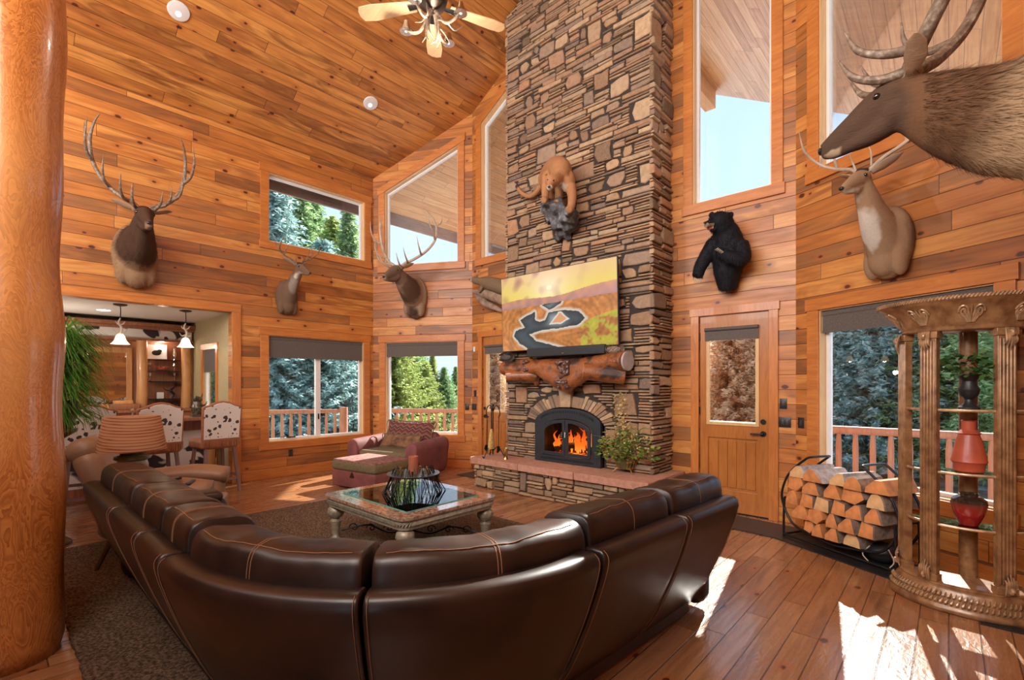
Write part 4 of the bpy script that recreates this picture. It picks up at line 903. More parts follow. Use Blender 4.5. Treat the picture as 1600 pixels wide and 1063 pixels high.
# local -Y front
b = B(); b.rbox((0, .02, .30), (.62, .70, .30), .08, n=4); b.build('seat_base', M['tan'], rc, angle=180)
b = B(); b.rbox((0, -.08, .46), (.60, .60, .16), .08, n=5); b.build('seat_cushion', M['tan'], rc, angle=180)
R_ = Matrix.Rotation(-.38, 3, 'X')
b = B(); b.rbox((0, .42, .68), (.74, .24, .62), .11, R_, 5); b.build('backrest', M['tan'], rc, angle=180)
b = B(); b.rbox((0, .54, .97), (.70, .28, .24), .12, R_, 5); b.build('head_cushion', M['tan'], rc, angle=180)
for s in (-1, 1):
    b = B(); b.rbox((s*.42, -.06, .38), (.20, .86, .40), .09, n=4); b.tube([(s*.42, -.52, .56), (s*.42, -.2, .60), (s*.42, .36, .58)], [(.13, .09), (.14, .10), (.12, .08)], 16, smooth=4); b.build('armrest', M['tan'], rc, angle=180)
b = B(); b.rbox((0, -.50, .25), (.58, .12, .30), .05, n=4); b.build('footrest', M['tan'], rc, angle=180)
for k, lb in enumerate(('remote control resting on the tan recliner armrest', 'second remote control beside the first one on the recliner armrest')):
    r = setp(B().rbox((0, 0, .012), (.05, .19, .024), .008).build('remote_control', M['blackp'], loc=onZ((268, 297)[k], (752, 756)[k], .70)+Vector((0, 0, .0)), rz=.6+k*.5), lb, 'remote control')
M['dkwood'] = woodm('dark_walnut', (.07, .035, .02), (.14, .07, .04), axis='Z')
lp = at(207, 730, 4.2); lp = Vector((lp.x, lp.y, 0))
et = thing('end_table', 'small dark end table under the striped lamp beside the sofa', 'table', (lp.x, lp.y, 0.022))
b = B(); b.lathe([(0, .62), (.25, .62), (.26, .635), (.25, .65), (0, .65)], 32); b.build('tabletop', M['dkwood'], et)
for k in range(3): a = 2*PI*k/3+.4; b = B(); b.tube([(.06*math.cos(a), .06*math.sin(a), .62), (.10*math.cos(a), .10*math.sin(a), .35), (.24*math.cos(a), .24*math.sin(a), .0)], [.03, .022, .018], 8, smooth=4); b.build('leg', M['dkwood'], et)
t = NT('striped_shade'); P = t.sep(t.obj()); g = t.noise(t.scale(t.obj(), (.5, .5, 30)), 1.4, 3); f = t.math('FRACT', t.math('ADD', t.math('MULTIPLY', P[2], 46.0), t.math('ADD', t.math('MULTIPLY', P[0], 5.0), t.math('MULTIPLY', g, 1.2))))
cshade = t.ramp(f, [(0, (.62, .42, .27)), (.35, (.50, .28, .17)), (.55, (.30, .05, .035)), (.75, (.58, .40, .26))]); t.p.inputs['Base Color'].default_value = (1, 1, 1, 1)
tl = t.n('BsdfTranslucent'); t.l(cshade, tl.inputs[0]); mx = t.n('MixShader'); mx.inputs[0].default_value = .45; t.l(t.p.outputs[0], mx.inputs[1]); t.l(tl.outputs[0], mx.inputs[2]); t.l(mx.outputs[0], t.out.inputs[0]); M['shade'] = t.set(color=cshade, rough=.85)
lm = thing('table_lamp', 'table lamp with a brown striped drum shade and painted ceramic base', 'lamp', (lp.x, lp.y, .6725), scale=1.15)
M['ceram'] = flat('crackled_cream_ceramic', (.50, .46, .34), .35, vary=.5, scale=18, coat=.3); M['green'] = flat('olive_glaze', (.12, .13, .06), .35, vary=.3)
b = B(); b.lathe([(0, 0), (.085, 0), (.09, .02), (.085, .03), (.10, .10), (.10, .19), (.09, .22)], 28); b.build('lamp_body', M['ceram'], lm)
b = B(); b.lathe([(.09, .22), (.115, .235), (.11, .255), (.075, .265), (.08, .285), (.07, .30), (.04, .31), (.02, .33), (0, .33)], 28); b.build('lamp_neck', M['green'], lm)
b = B(); b.lathe([(.215, .30), (.175, .555)], 40); b.build('lamp_shade', M['shade'], lm, solid=.003); b = B(); b.tube([(0, 0, .32), (0, 0, .60)], .005, 8); b.tube([(-.175, 0, .55), (.175, 0, .55)], .003, 6); b.ball((0, 0, .60), .014, 10, 8); b.build('harp_and_finial', M['antique'], lm)
b = B(); b.ball((0, 0, .42), (.03, .03, .045), 12, 8); b.build('light_bulb', emis('warm_bulb', (1, .75, .45), 6), lm)
bulb('lamp_glow', (lp.x, lp.y, .6725+.50), 9, .04)
# ------------------------------------------------------------------ animal mounts
def furm(name, base, patches, stretch=(3, 18, 18), rough=.85, bmp=.6, var=.35):
    t = NT(name); o = t.obj(); g = t.noise(t.scale(o, stretch), 4, 4, .65, 1.2); g2 = t.noise(scale=5)
    w = t.n('VectorMath', operation='ADD'); nz = t.n('TexNoise'); nz.inputs['Scale'].default_value = 9; t.l(o, nz.inputs[0]); sc = t.n('VectorMath', operation='MULTIPLY'); t.l(nz.outputs[1], sc.inputs[0]); sc.inputs[1].default_value = (.10, .10, .10); t.l(o, w.inputs[0]); t.l(sc.outputs[0], w.inputs[1])
    c = tuple(base)
    for (p, r, k, soft, col) in patches:    # centre, radii scale, radius, softness, colour
        s = t.n('VectorMath', operation='SUBTRACT'); t.l(w.outputs[0], s.inputs[0]); s.inputs[1].default_value = (p[0]+.05, p[1]+.05, p[2]+.05)
        m = t.n('VectorMath', operation='DIVIDE'); t.l(s.outputs[0], m.inputs[0]); m.inputs[1].default_value = r
        l_ = t.n('VectorMath', operation='LENGTH'); t.l(m.outputs[0], l_.inputs[0]); c = t.mix(t.maprange(l_.outputs['Value'], k+soft, k-soft), c, tuple(col))
    c = t.mix(t.maprange(g, .3, .7, 0, var), c, t.mix(1.0, c, (.45, .42, .40), 'MULTIPLY')); c = t.mix(t.maprange(g2, .45, .75, 0, .25), c, t.mix(1.0, c, (1.5, 1.4, 1.25), 'MULTIPLY'))
    t.bump(g, bmp, .012); return t.set(color=c, rough=rough, sheen=.0, spec=.2)
t = NT('antler'); g = t.noise(t.scale(t.obj(), (8, 8, 8)), 4, 4); M['antler'] = t.set(color=t.ramp(g, [(.3, (.11, .075, .05)), (.55, (.24, .17, .12)), (.75, (.46, .38, .30))]), rough=.5); t.bump(g, .4, .004)
M['antlerp'] = flat('pale_antler', (.52, .42, .32), .5, vary=.3, scale=8)
M['eye'] = flat('glass_eye', (.015, .008, .005), .05, coat=1)
M['nose'] = flat('wet_black_nose', (.02, .018, .018), .3)
M['plaque'] = M['dkwood']
def bend(p, yaw, x0=.30, x1=.62, lift=0):
    x, y, z = p
    q = max(0, min(1, (x-x0)/(x1-x0))); a = yaw*q*q*(3-2*q); dx = x-x0 if x > x0 else 0
    bx = min(x, x0); return Vector((bx+dx*math.cos(a)-y*math.sin(a), dx*math.sin(a)+y*math.cos(a), z+lift*q))
def add_fur(body, n, ln, flow, wid=.0035, seed=1, keep=None, lift=.35):
    dg = bpy.context.evaluated_depsgraph_get(); ev = body.evaluated_get(dg); me = ev.to_mesh(); rn = random.Random(seed)
    ps = [p for p in me.polygons]; cum = []; tot = 0
    for p in ps: tot += p.area; cum.append(tot)
    import bisect
    b = B(); fl = Vector(flow)
    for k in range(n):
        p = ps[min(bisect.bisect(cum, rn.random()*tot), len(ps)-1)]; c = p.center.copy(); nn = p.normal.copy()
        if keep and not keep(c): continue
        v = [me.vertices[i].co for i in p.vertices]; w1 = rn.random(); w2 = rn.random(); c = c.lerp(v[0], w1*.5).lerp(v[-1], w2*.5)
        d = fl-nn*fl.dot(nn); d = (d.normalized() if d.length > 1e-4 else Vector((0, 0, -1)))+nn*lift*rn.uniform(.3, 1.3)+Vector((rn.uniform(-.25, .25), rn.uniform(-.25, .25), rn.uniform(-.25, .25)))
        L_ = ln*rn.uniform(.5, 1.2)*(1 if not callable(keep) else 1); sd = d.cross(nn); sd = sd.normalized()*wid if sd.length > 1e-5 else Vector((wid, 0, 0)); c = c-nn*.004
        b.add([c-sd, c+sd, c+d*L_], [(0, 1, 2)])
    ev.to_mesh_clear()
    return setp(b.build('fur', body.data.materials[0], body, smooth=False), kind='stuff')
def elk(name, label, loc, rz, yaw, s, mat, amat, spread=1.0, fur=0, thick=1.0):
    r = thing(name, label, 'mounted elk head', loc, rz, None, s); f = lambda p: bend(p, yaw)
    b = B()
    b.ball((.05, 0, -.02), (.16, .27, .44), 24, 14); b.ball((.10, 0, -.30), (.15, .17, .20)); b.ball((.09, .15, -.26), (.11, .09, .20)); b.ball((.09, -.15, -.26), (.11, .09, .20)); b.ball((.16, 0, .14), (.20, .20, .24))
    b.tube([f(p) for p in ((.05, 0, .0), (.25, 0, .05), (.44, 0, .14), (.60, 0, .25), (.74, 0, .35))], [(.25, .36), (.21, .30), (.165, .24), (.125, .185), (.095, .13)], 20, smooth=4, up=(0, 0, 1))
    b.tube([f(p) for p in ((.30, 0, -.10), (.46, 0, -.03), (.60, 0, .09), (.72, 0, .20))], [(.12, .13), (.11, .12), (.09, .10), (.07, .07)], 14, smooth=3)
    b.tube([f(p) for p in ((.70, 0, .385), (.78, 0, .375), (.88, 0, .33), (.99, 0, .265), (1.08, 0, .21), (1.155, 0, .165))], [(.08, .09), (.108, .118), (.090, .112), (.066, .090), (.056, .074), (.044, .056)], 18, smooth=4, up=(0, 0, 1))
    b.tube([f(p) for p in ((.78, 0, .25), (.90, 0, .185), (1.02, 0, .15), (1.12, 0, .125))], [(.085, .085), (.066, .065), (.046, .040), (.034, .026)], 12, smooth=3)
    b.ball(f((1.14, 0, .155)), (.04, .045, .045)); b.ball(f((.79, 0, .27)), (.09, .10, .10))
    if thick > 1.2: b.tube([f(p) for p in ((.66, 0, .14), (.50, 0, .0), (.36, 0, -.10), (.22, 0, -.16))], [(.07, .07), (.11, .11), (.14, .13), (.15, .13)], 14, smooth=4)
    for sy in (-1, 1): b.ball(f((.855, sy*.078, .365)), (.035, .018, .022)); b.tube([f((.70, sy*.07, .43)), f((.69, sy*.12, .46))], [.035, .03], 8)
    body = b.build('neck_and_head', M[mat], r, remesh=.014*1.0, smoothit=4)
    if fur: add_fur(body, fur, .055 if fur < 9000 else .075, (-1, 0, -.45), .0028 if fur > 9000 else .005, keep=lambda c: c.x < .66)
    for sy in (-1, 1):
        b = B(); b.tube([f(p) for p in ((.70, sy*.09, .445), (.67, sy*.18, .48), (.655, sy*.27, .515), (.65, sy*.33, .53))], [(.012, .03), (.016, .058), (.014, .048), (.003, .008)], 10, smooth=4, up=(1, 0, .3)); b.build('ear', M['earf'], r)
        b = B(); b.ball(f((.862, sy*.088, .372)), .021, 12, 8); b.build('eye', M['eye'], r)
        k = spread; b = B()
        def T(pts, rr): b.tube([f((p[0], sy*p[1]*k, p[2])) for p in pts], [q*thick for q in rr], 9, smooth=5)
        T([(.72, .055, .44), (.68, .12, .53), (.60, .26, .62), (.48, .42, .80), (.39, .53, 1.05), (.40, .56, 1.32), (.50, .52, 1.52), (.60, .46, 1.62)], [.036, .032, .028, .026, .025, .022, .014, .004])
        T([(.70, .08, .47), (.84, .12, .46), (.97, .16, .52), (1.05, .17, .66)], [.024, .02, .015, .003])
        T([(.66, .16, .55), (.80, .24, .55), (.93, .28, .62), (1.0, .28, .77)], [.023, .019, .014, .003])
        T([(.53, .36, .72), (.68, .43, .76), (.78, .45, .88), (.80, .44, 1.02)], [.022, .018, .012, .003])
        T([(.39, .53, 1.05), (.52, .60, 1.12), (.66, .62, 1.26), (.72, .60, 1.48)], [.023, .02, .015, .003])
        T([(.40, .56, 1.32), (.28, .60, 1.44), (.22, .60, 1.60)], [.018, .013, .003])
        b.build('antler', M[amat], r)
    b = B(); b.ball(f((1.178, 0, .175)), (.018, .030, .024), 12, 8); b.build('nose', M['nose'], r); return r
M['earf'] = furm('ear_fur', (.42, .28, .17), [], bmp=.3)
neck = lambda dark, tan: [((.42, 0, .12), (.36, .5, .36), 1.0, .14, dark), ((.9, 0, .28), (.32, .3, .22), 1.0, .1, tuple(x*1.0 for x in dark))]
dk = (.075, .038, .022); M['elk'] = furm('elk_fur', (.34, .20, .11), neck(dk, 0)+[((1.12, 0, .13), (.07, .06, .05), 1, .2, (.30, .22, .16))])
M['elk2'] = furm('grey_brown_elk_fur', (.36, .25, .17), [((.44, 0, .10), (.24, .5, .34), 1.0, .16, (.13, .075, .05)), ((.9, 0, .28), (.32, .3, .22), 1.0, .1, (.20, .135, .10)), ((.10, 0, -.36), (.2, .14, .15), 1, .2, (.08, .05, .035))])
M['elk3'] = furm('dark_elk_fur', (.50, .34, .20), [((.72, 0, .22), (.46, .5, .55), 1.0, .22, (.15, .075, .038)), ((1.0, 0, .25), (.30, .3, .24), 1.0, .12, (.095, .055, .036)), ((1.10, 0, .12), (.06, .05, .03), 1, .2, (.4, .3, .2))])
elk('elk_head_mount', 'large dark-necked elk head with wide antlers on the left wall above the bar opening', (XL, 1.42, 3.42), math.radians(0), math.radians(-3), .98, 'elk', 'antler', .94, fur=2600)
p2 = W2.pt(.93, 3.16); elk('elk_head_mount', 'grey-brown elk head below the trapezoid window, its pale antlers rising over the glass', (p2.x, p2.y, 3.30), W2.rz-PI/2, math.radians(-9), .90, 'elk2', 'antlerp', 1.15, fur=2200)
elk('elk_head_mount', 'huge dark brown elk head at the upper right, seen in profile from below', (XR, 3.72, 2.98), PI, math.radians(-4), 1.0, 'elk3', 'antler', .80, fur=16000, thick=1.35)
def deer(name, label, loc, rz, yaw, s, mat, amat, cat='mounted deer head', asc=1.0):
    r = thing(name, label, cat, loc, rz, None, s); f = lambda p: bend(p, yaw, .12, .36)
    b = B(); b.ball((.05, 0, -.12), (.13, .19, .31), 22, 14); b.ball((.10, 0, -.26), (.11, .12, .15)); b.ball((.08, .11, -.27), (.08, .06, .15)); b.ball((.08, -.11, -.27), (.08, .06, .15))
    b.tube([f(p) for p in ((.06, 0, -.12), (.17, 0, .0), (.27, 0, .13), (.35, 0, .25), (.39, 0, .33))], [(.15, .20), (.12, .155), (.088, .115), (.072, .09), (.06, .07)], 18, smooth=4, up=(0, 0, 1))
    b.tube([f(p) for p in ((.34, 0, .355), (.40, 0, .365), (.47, 0, .34), (.55, 0, .295), (.62, 0, .255), (.655, 0, .235))], [(.045, .05), (.066, .072), (.056, .068), (.038, .05), (.029, .036), (.02, .024)], 16, smooth=4, up=(0, 0, 1))
    b.tube([f(p) for p in ((.42, 0, .29), (.50, 0, .255), (.58, 0, .225), (.625, 0, .215))], [(.045, .04), (.034, .03), (.022, .018), (.014, .01)], 10, smooth=3)
    for sy in (-1, 1): b.ball(f((.45, sy*.054, .36)), (.022, .012, .014))
    b.build('neck_and_head', M[mat], r, remesh=.010, smoothit=4)
    for sy in (-1, 1):
        b = B(); b.tube([f(p) for p in ((.365, sy*.055, .40), (.335, sy*.12, .44), (.31, sy*.19, .475), (.295, sy*.245, .50))], [(.01, .02), (.013, .044), (.011, .038), (.002, .005)], 10, smooth=4, up=(1, 0, .3)); b.build('ear', M['deerear'], r)
        b = B(); b.ball(f((.455, sy*.060, .365)), .015, 12, 8); b.build('eye', M['eye'], r)
        b = B()
        def T(pts, rr): b.tube([f((.385+(p[0]-.385)*asc, sy*(.032+(p[1]-.032)*asc), .41+(p[2]-.41)*asc)) for p in pts], rr, 8, smooth=5)
        T([(.385, .032, .41), (.35, .09, .47), (.32, .19, .52), (.34, .28, .58), (.42, .32, .66), (.50, .30, .76)], [.017, .015, .014, .012, .010, .002])
        T([(.32, .19, .52), (.36, .19, .60), (.42, .17, .70)], [.012, .009, .002]); T([(.34, .28, .58), (.30, .30, .66), (.30, .29, .78)], [.011, .008, .002]); T([(.38, .05, .44), (.40, .06, .50), (.42, .06, .53)], [.009, .006, .002])
        b.build('antler', M[amat], r)
    b = B(); b.ball(f((.662, 0, .243)), (.014, .021, .016), 12, 8); b.build('nose', M['nose'], r)
    b = B(); b.tube([f((.40, -.05, .425)), f((.43, 0, .425)), f((.40, .05, .425))], [.012, .02, .012], 8, smooth=3); b.build('dark_brow', M['browf'], r); return r
M['deerear'] = furm('deer_ear_fur', (.42, .30, .21), [], bmp=.3); M['browf'] = furm('dark_brow_fur', (.06, .035, .025), [])
white = (.66, .60, .52)
M['deer1'] = furm('grey_deer_fur', (.20, .125, .08), [((.33, 0, .06), (.10, .07, .16), 1, .2, (.30, .26, .22)), ((.52, 0, .22), (.13, .06, .06), 1, .25, white), ((.44, 0, .20), (.06, .05, .05), 1, .2, white)], (6, 30, 30))
M['deer2'] = furm('tan_deer_fur', (.42, .27, .16), [((.33, 0, -.08), (.11, .10, .26), 1, .15, (.74, .68, .60)), ((.54, 0, .21), (.13, .07, .06), 1, .2, white), ((.02, 0, -.1), (.07, .3, .4), 1, .3, (.22, .14, .09))], (6, 30, 30))
deer('deer_head_mount', 'small grey deer head with antlers below the small upper left window', (XL, 3.50, 3.20), 0, math.radians(16), .98, 'deer1', 'antler', asc=1.2)
p5 = W5.pt(1.02, 3.1); deer('deer_head_mount', 'pale tan deer head with white throat under the chin of the huge elk', (p5.x, p5.y, 3.04), W5.rz-PI/2, math.radians(4), 1.10, 'deer2', 'antlerp', asc=1.5)
# bear
def FY(px, py, out, wall=WY): return onY(px, py, wall-out)
o_ = FY(1138, 400, 0); br = thing('black_bear_mount', 'half-body black bear mount with open mouth between the tall window and the right door', 'mounted bear', o_)
g_ = lambda px, py, out: FY(px, py, out)-o_
b = B()
b.tube([g_(1137, 452, .08), g_(1137, 425, .14), g_(1138, 395, .18), g_(1136, 372, .24), g_(1132, 355, .30)], [(.13, .10), (.175, .16), (.18, .19), (.15, .17), (.11, .13)], 20, smooth=4)
b.ball(g_(1148, 388, .24), (.13, .12, .15)); b.ball(g_(1122, 382, .24), (.12, .10, .14))
b.tube([g_(1132, 362, .27), g_(1128, 350, .34), g_(1124, 345, .38)], [.13, .13, .12], 18, smooth=3); b.ball(g_(1124, 346, .38), (.125, .12, .115))
b.tube([g_(1120, 346, .42), g_(1110, 348, .50), g_(1104, 350, .54)], [(.06, .06), (.045, .04), (.035, .03)], 14, smooth=3); b.tube([g_(1118, 357, .42), g_(1110, 361, .47)], [(.05, .03), (.03, .018)], 10)
b.tube([g_(1116, 380, .26), g_(1104, 400, .30), g_(1094, 418, .34), g_(1090, 432, .38)], [.095, .085, .075, .065], 14, smooth=4)
b.tube([g_(1156, 382, .26), g_(1160, 402, .32), g_(1146, 403, .40), g_(1128, 396, .44), g_(1120, 394, .46)], [.10, .095, .075, .062, .055], 14, smooth=4)
for px, py in ((1141, 336), (1112, 336)): b.ball(g_(px, py, .34), (.042, .02, .042))
M['bearf'] = furm('black_bear_fur', (.013, .014, .020), [], (6, 6, 14), rough=.55, bmp=.9, var=.2); bb_ = b.build('bear_body', M['bearf'], br, remesh=.014, smoothit=3); add_fur(bb_, 5000, .045, (0, 0, -1), .004, lift=.5)
b = B(); b.tube([g_(1112, 351, .48), g_(1103, 352, .545)], [(.05, .035), (.034, .028)], 12); b.build('muzzle', flat('tan_bear_muzzle', (.30, .21, .15), .7), br)
b = B(); b.ball(g_(1110, 357, .47), (.04, .03, .018)); b.build('open_mouth', flat('red_mouth', (.55, .12, .09), .4), br); b = B(); b.ball(g_(1101.5, 348, .56), (.018, .015, .014)); b.build('nose', M['nose'], br)
b = B()
for px in (1104, 1109, 1114): b.tube([g_(px, 354, .50), g_(px, 357, .50)], [.005, .001], 5)
b.build('teeth', M['white'], br)
b = B()
for k in range(5): b.tube([g_(1122+k*2, 388+k*1.4, .50), g_(1117+k*2.2, 391+k*1.2, .53)], [.008, .002], 6)
for k in range(4): b.tube([g_(1086+k*3, 436, .42), g_(1084+k*3, 443, .43)], [.008, .002], 6)
b.build('claws', flat('pale_claws', (.45, .40, .33), .4), br)
b = B(); b.ball(g_(1117, 341, .47), .010, 10, 8); b.ball(g_(1108, 342, .45), .009, 10, 8); b.build('eyes', M['eye'], br)
# cougar on a rock ledge
o_ = FY(880, 330, 0, CHY); cg = thing('cougar_mount', 'tan mountain lion prowling down a grey rock ledge on the stone chimney', 'mounted mountain lion', o_)
g_ = lambda px, py, out: FY(px, py, out, CHY)-o_
b = B()
b.tube([g_(852, 283, .12), g_(862, 268, .24), g_(871, 262, .38), g_(876, 268, .52), g_(874, 280, .62)], [(.12, .13), (.14, .15), (.15, .15), (.15, .16), (.12, .14)], 18, smooth=4)
b.ball(g_(887, 283, .50), (.10, .11, .15)); b.ball(g_(856, 282, .48), (.08, .10, .14))
b.tube([g_(873, 276, .60), g_(866, 281, .72), g_(863, 284, .78)], [.10, .09, .085], 14, smooth=3); b.ball(g_(862, 283, .78), (.085, .09, .08)); b.tube([g_(860, 289, .82), g_(858, 294, .90)], [.05, .035], 12)
b.tube([g_(891, 290, .52), g_(894, 308, .54), g_(892, 324, .55), g_(888, 328, .60)], [.075, .06, .05, .052], 12, smooth=4)
b.tube([g_(853, 288, .50), g_(852, 300, .54), g_(852, 311, .58), g_(849, 313, .64)], [.065, .055, .045, .048], 12, smooth=4)
b.tube([g_(872, 290, .30), g_(874, 304, .34), g_(872, 315, .38), g_(868, 317, .44)], [.07, .055, .045, .045], 12, smooth=4)
b.tube([g_(864, 290, .24), g_(862, 302, .28), g_(863, 312, .32)], [.06, .05, .04], 12, smooth=4)
b.tube([g_(848, 284, .14), g_(840, 298, .14), g_(828, 307, .14), g_(815, 302, .15), g_(807, 290, .16)], [.045, .04, .035, .033, .03], 12, smooth=5)
for px, py in ((853, 272), (870, 273)): b.ball(g_(px, py, .74), (.024, .016, .026))
cw = g_(874, 298, .55); hd = g_(858, 294, .88); tl_ = g_(807, 290, .16)
M['coug'] = furm('cougar_fur', (.42, .21, .10), [((hd.x, hd.y, hd.z-.03), (.10, .14, .05), 1, .2, (.75, .68, .60)), ((cw.x, cw.y, cw.z-.02), (.14, .2, .09), 1, .2, (.75, .66, .56)), ((tl_.x, tl_.y, tl_.z), (.07, .07, .07), 1, .2, (.07, .04, .03))], (12, 12, 5), bmp=.4)
cb_ = b.build('cougar_body', M['coug'], cg, remesh=.013, smoothit=3); add_fur(cb_, 3000, .022, (0, .5, -1), .003)
b = B(); b.ball(g_(858.0, 292, .93), (.022, .015, .015)); b.build('nose', M['nose'], cg)
b = B(); b.ball(g_(856, 281, .86), .012, 10, 8); b.ball(g_(865, 282, .86), .012, 10, 8); b.build('eyes', M['eye'], cg)
t = NT('grey_rock'); n = t.noise(scale=9, detail=6, rough=.7); M['rock'] = t.set(color=t.ramp(n, [(.35, (.035, .037, .042)), (.52, (.12, .12, .13)), (.68, (.36, .37, .38))]), rough=.8); t.bump(n, 1, .03)
b = B(); rn = random.Random(6)
for px, py, out, r_ in ((858, 322, .30, .12), (872, 326, .35, .13), (888, 338, .35, .12), (862, 336, .22, .13), (874, 346, .25, .13), (890, 350, .20, .12), (878, 362, .14, .09), (893, 340, .20, .10), (872, 372, .10, .06), (888, 372, .08, .05), (852, 316, .45, .07), (888, 331, .50, .07)): 
    p = g_(px, py, out); b.box(p, (r_*1.5, r_*1.7, r_*1.6), Matrix.Rotation(rn.uniform(-.5, .5), 3, 'X') @ Matrix.Rotation(rn.uniform(-.5, .5), 3, 'Y') @ Matrix.Rotation(rn.uniform(-1, 1), 3, 'Z'))
rk = b.build('rock_ledge', M['rock'], cg, remesh=.025, smoothit=2)
# small furred animal on driftwood
o_ = FY(765, 465, 0); mk = thing('marmot_mount', 'small brown furred animal mount on driftwood, half hidden behind the chimney', 'mounted animal', o_)
g_ = lambda px, py, out: FY(px, py, out)-o_
b = B(); b.tube([g_(735, 438, .28), g_(741, 438, .27), g_(750, 440, .24), g_(765, 443, .22), (g_(782, 448, .20)), g_(793, 455, .18)], [.028, .065, .07, .12, .135, .10], 14, smooth=4); b.ball(g_(745, 431, .24), .025); b.ball(g_(752, 452, .26), (.04, .05, .05)); b.tube([g_(754, 448, .27), g_(748, 458, .30)], [.035, .022], 8)
nz_ = g_(738, 439, .28); M['marm'] = furm('marmot_fur', (.22, .15, .09), [((nz_.x, nz_.y, nz_.z), (.05, .06, .05), 1, .2, (.55, .48, .40))], (12, 12, 12)); b.build('animal_body', M['marm'], mk, remesh=.012, smoothit=3)
b = B(); b.ball(g_(733.5, 437, .30), .012, 10, 8); b.build('nose', M['nose'], mk)
b = B(); b.tube([g_(738, 456, .24), g_(752, 458, .18), g_(770, 462, .16), g_(790, 470, .14)], [.03, .075, .10, .10], 12, smooth=4); b.tube([g_(745, 462, .2), g_(758, 474, .14), g_(772, 480, .10), g_(786, 487, .08)], [.05, .07, .06, .03], 10, smooth=4)
b.build('driftwood', flat('weathered_driftwood', (.30, .20, .14), .7, vary=.5, scale=8, bump=.6, bs=20), mk, remesh=.015, smoothit=3)
# ------------------------------------------------------------------ log post
t = NT('varnished_log'); v = t.scale(t.obj(), (3.2, 3.2, 1.1)); g = t.noise(v, 1.6, 4, .55, 2.2); bands = t.math('FRACT', t.math('MULTIPLY', g, 13)); f = t.maprange(bands, .0, .9)
c = t.mix(f, (.33, .095, .02), (.58, .22, .055)); c = t.mix(t.maprange(t.noise(t.scale(t.obj(), (1, 1, .35)), 1.1, 3), .48, .62, 0, .6), c, (.72, .36, .13))
vo = t.n('TexVoronoi'); vo.inputs['Scale'].default_value = 1.7; t.l(t.obj(), vo.inputs['Vector']); c = t.mix(t.maprange(vo.outputs['Distance'], .07, .03), c, (.10, .035, .02))
M['post'] = t.set(color=c, rough=.3, coat=.4); t.bump(g, .2, .01)
pp = (-4.05, .07)
lpst = thing('log_post', 'massive varnished log post standing at the left foreground', 'post', (*pp, 0))
b = B(); prof = []
for k in range(90):
    z = k/89*8.05; prof.append((.262+.012*math.sin(z*2.1)+.006*math.sin(z*7+1)+.016*math.exp(-((z-1.9)/.25)**2), z))
prof = [(r_*(.93 if z < .02 else 1), z) for r_, z in prof]
b.lathe(prof, 64, flute=lambda a, z: 1+.012*math.sin(a*3+z*.4)+.008*math.sin(a*7+1)-.05*math.exp(-((((a-.93+PI) % (2*PI))-PI)/.035)**2)); b.build('log_trunk', M['post'], lpst, angle=80)
# ------------------------------------------------------------------ recessed ceiling lamps
def can(px, py, label, on=True):
    n = Vector((-SL, 0, 1)).normalized(); p = onplane(px, py, (XL, 0, EZ), n)
    r = thing('recessed_light', label, 'ceiling light', p-n*.0); r.rotation_euler = Vector((0, 0, -1)).rotation_difference(-n).to_euler()
    b = B(); b.lathe([(.075, -.004), (.11, -.012), (.115, -.004), (.112, -.001), (.075, -.001)], 32); b.build('trim_ring', M['white'], r)
    b = B(); b.lathe([(.078, -.004), (.066, .05), (.05, .085), (.0, .09)], 28); b.build('reflector', M['chrome'], r)
    b = B(); b.lathe([(.0, .035), (.04, .04), (.045, .055), (.03, .08)], 20); b.build('lamp', emis('can_lamp_glow', (1, .93, .82), 3.5), r)
# the ceiling needs openings where the cans sit, so the reflectors are shallow bowls below the boards
def can2(px, py, label):
    n = Vector((-SL, 0, 1)).normalized(); p = onplane(px, py, (XL, 0, EZ), n)
    r = thing('recessed_light', label, 'ceiling light', p); r.rotation_euler = Vector((0, 0, 1)).rotation_difference(n).to_euler()
    b = B(); b.lathe([(.085, -.022), (.118, -.016), (.122, -.002), (.085, -.002)], 36); b.build('trim_ring', M['white'], r)
    b = B(); b.lathe([(.088, -.021), (.07, -.010), (.0, -.006)], 30); b.build('reflector', M['chrome'], r)
    b = B(); b.ball((-.028, 0, -.018), (.036, .036, .013), 16, 8); b.build('lamp', emis('can_lamp_glow', (1, .95, .88), 3.0), r)
can2(279, 17, 'recessed ceiling light at the top left of the pine ceiling'); can2(579, 161, 'recessed ceiling light above the trapezoid window')
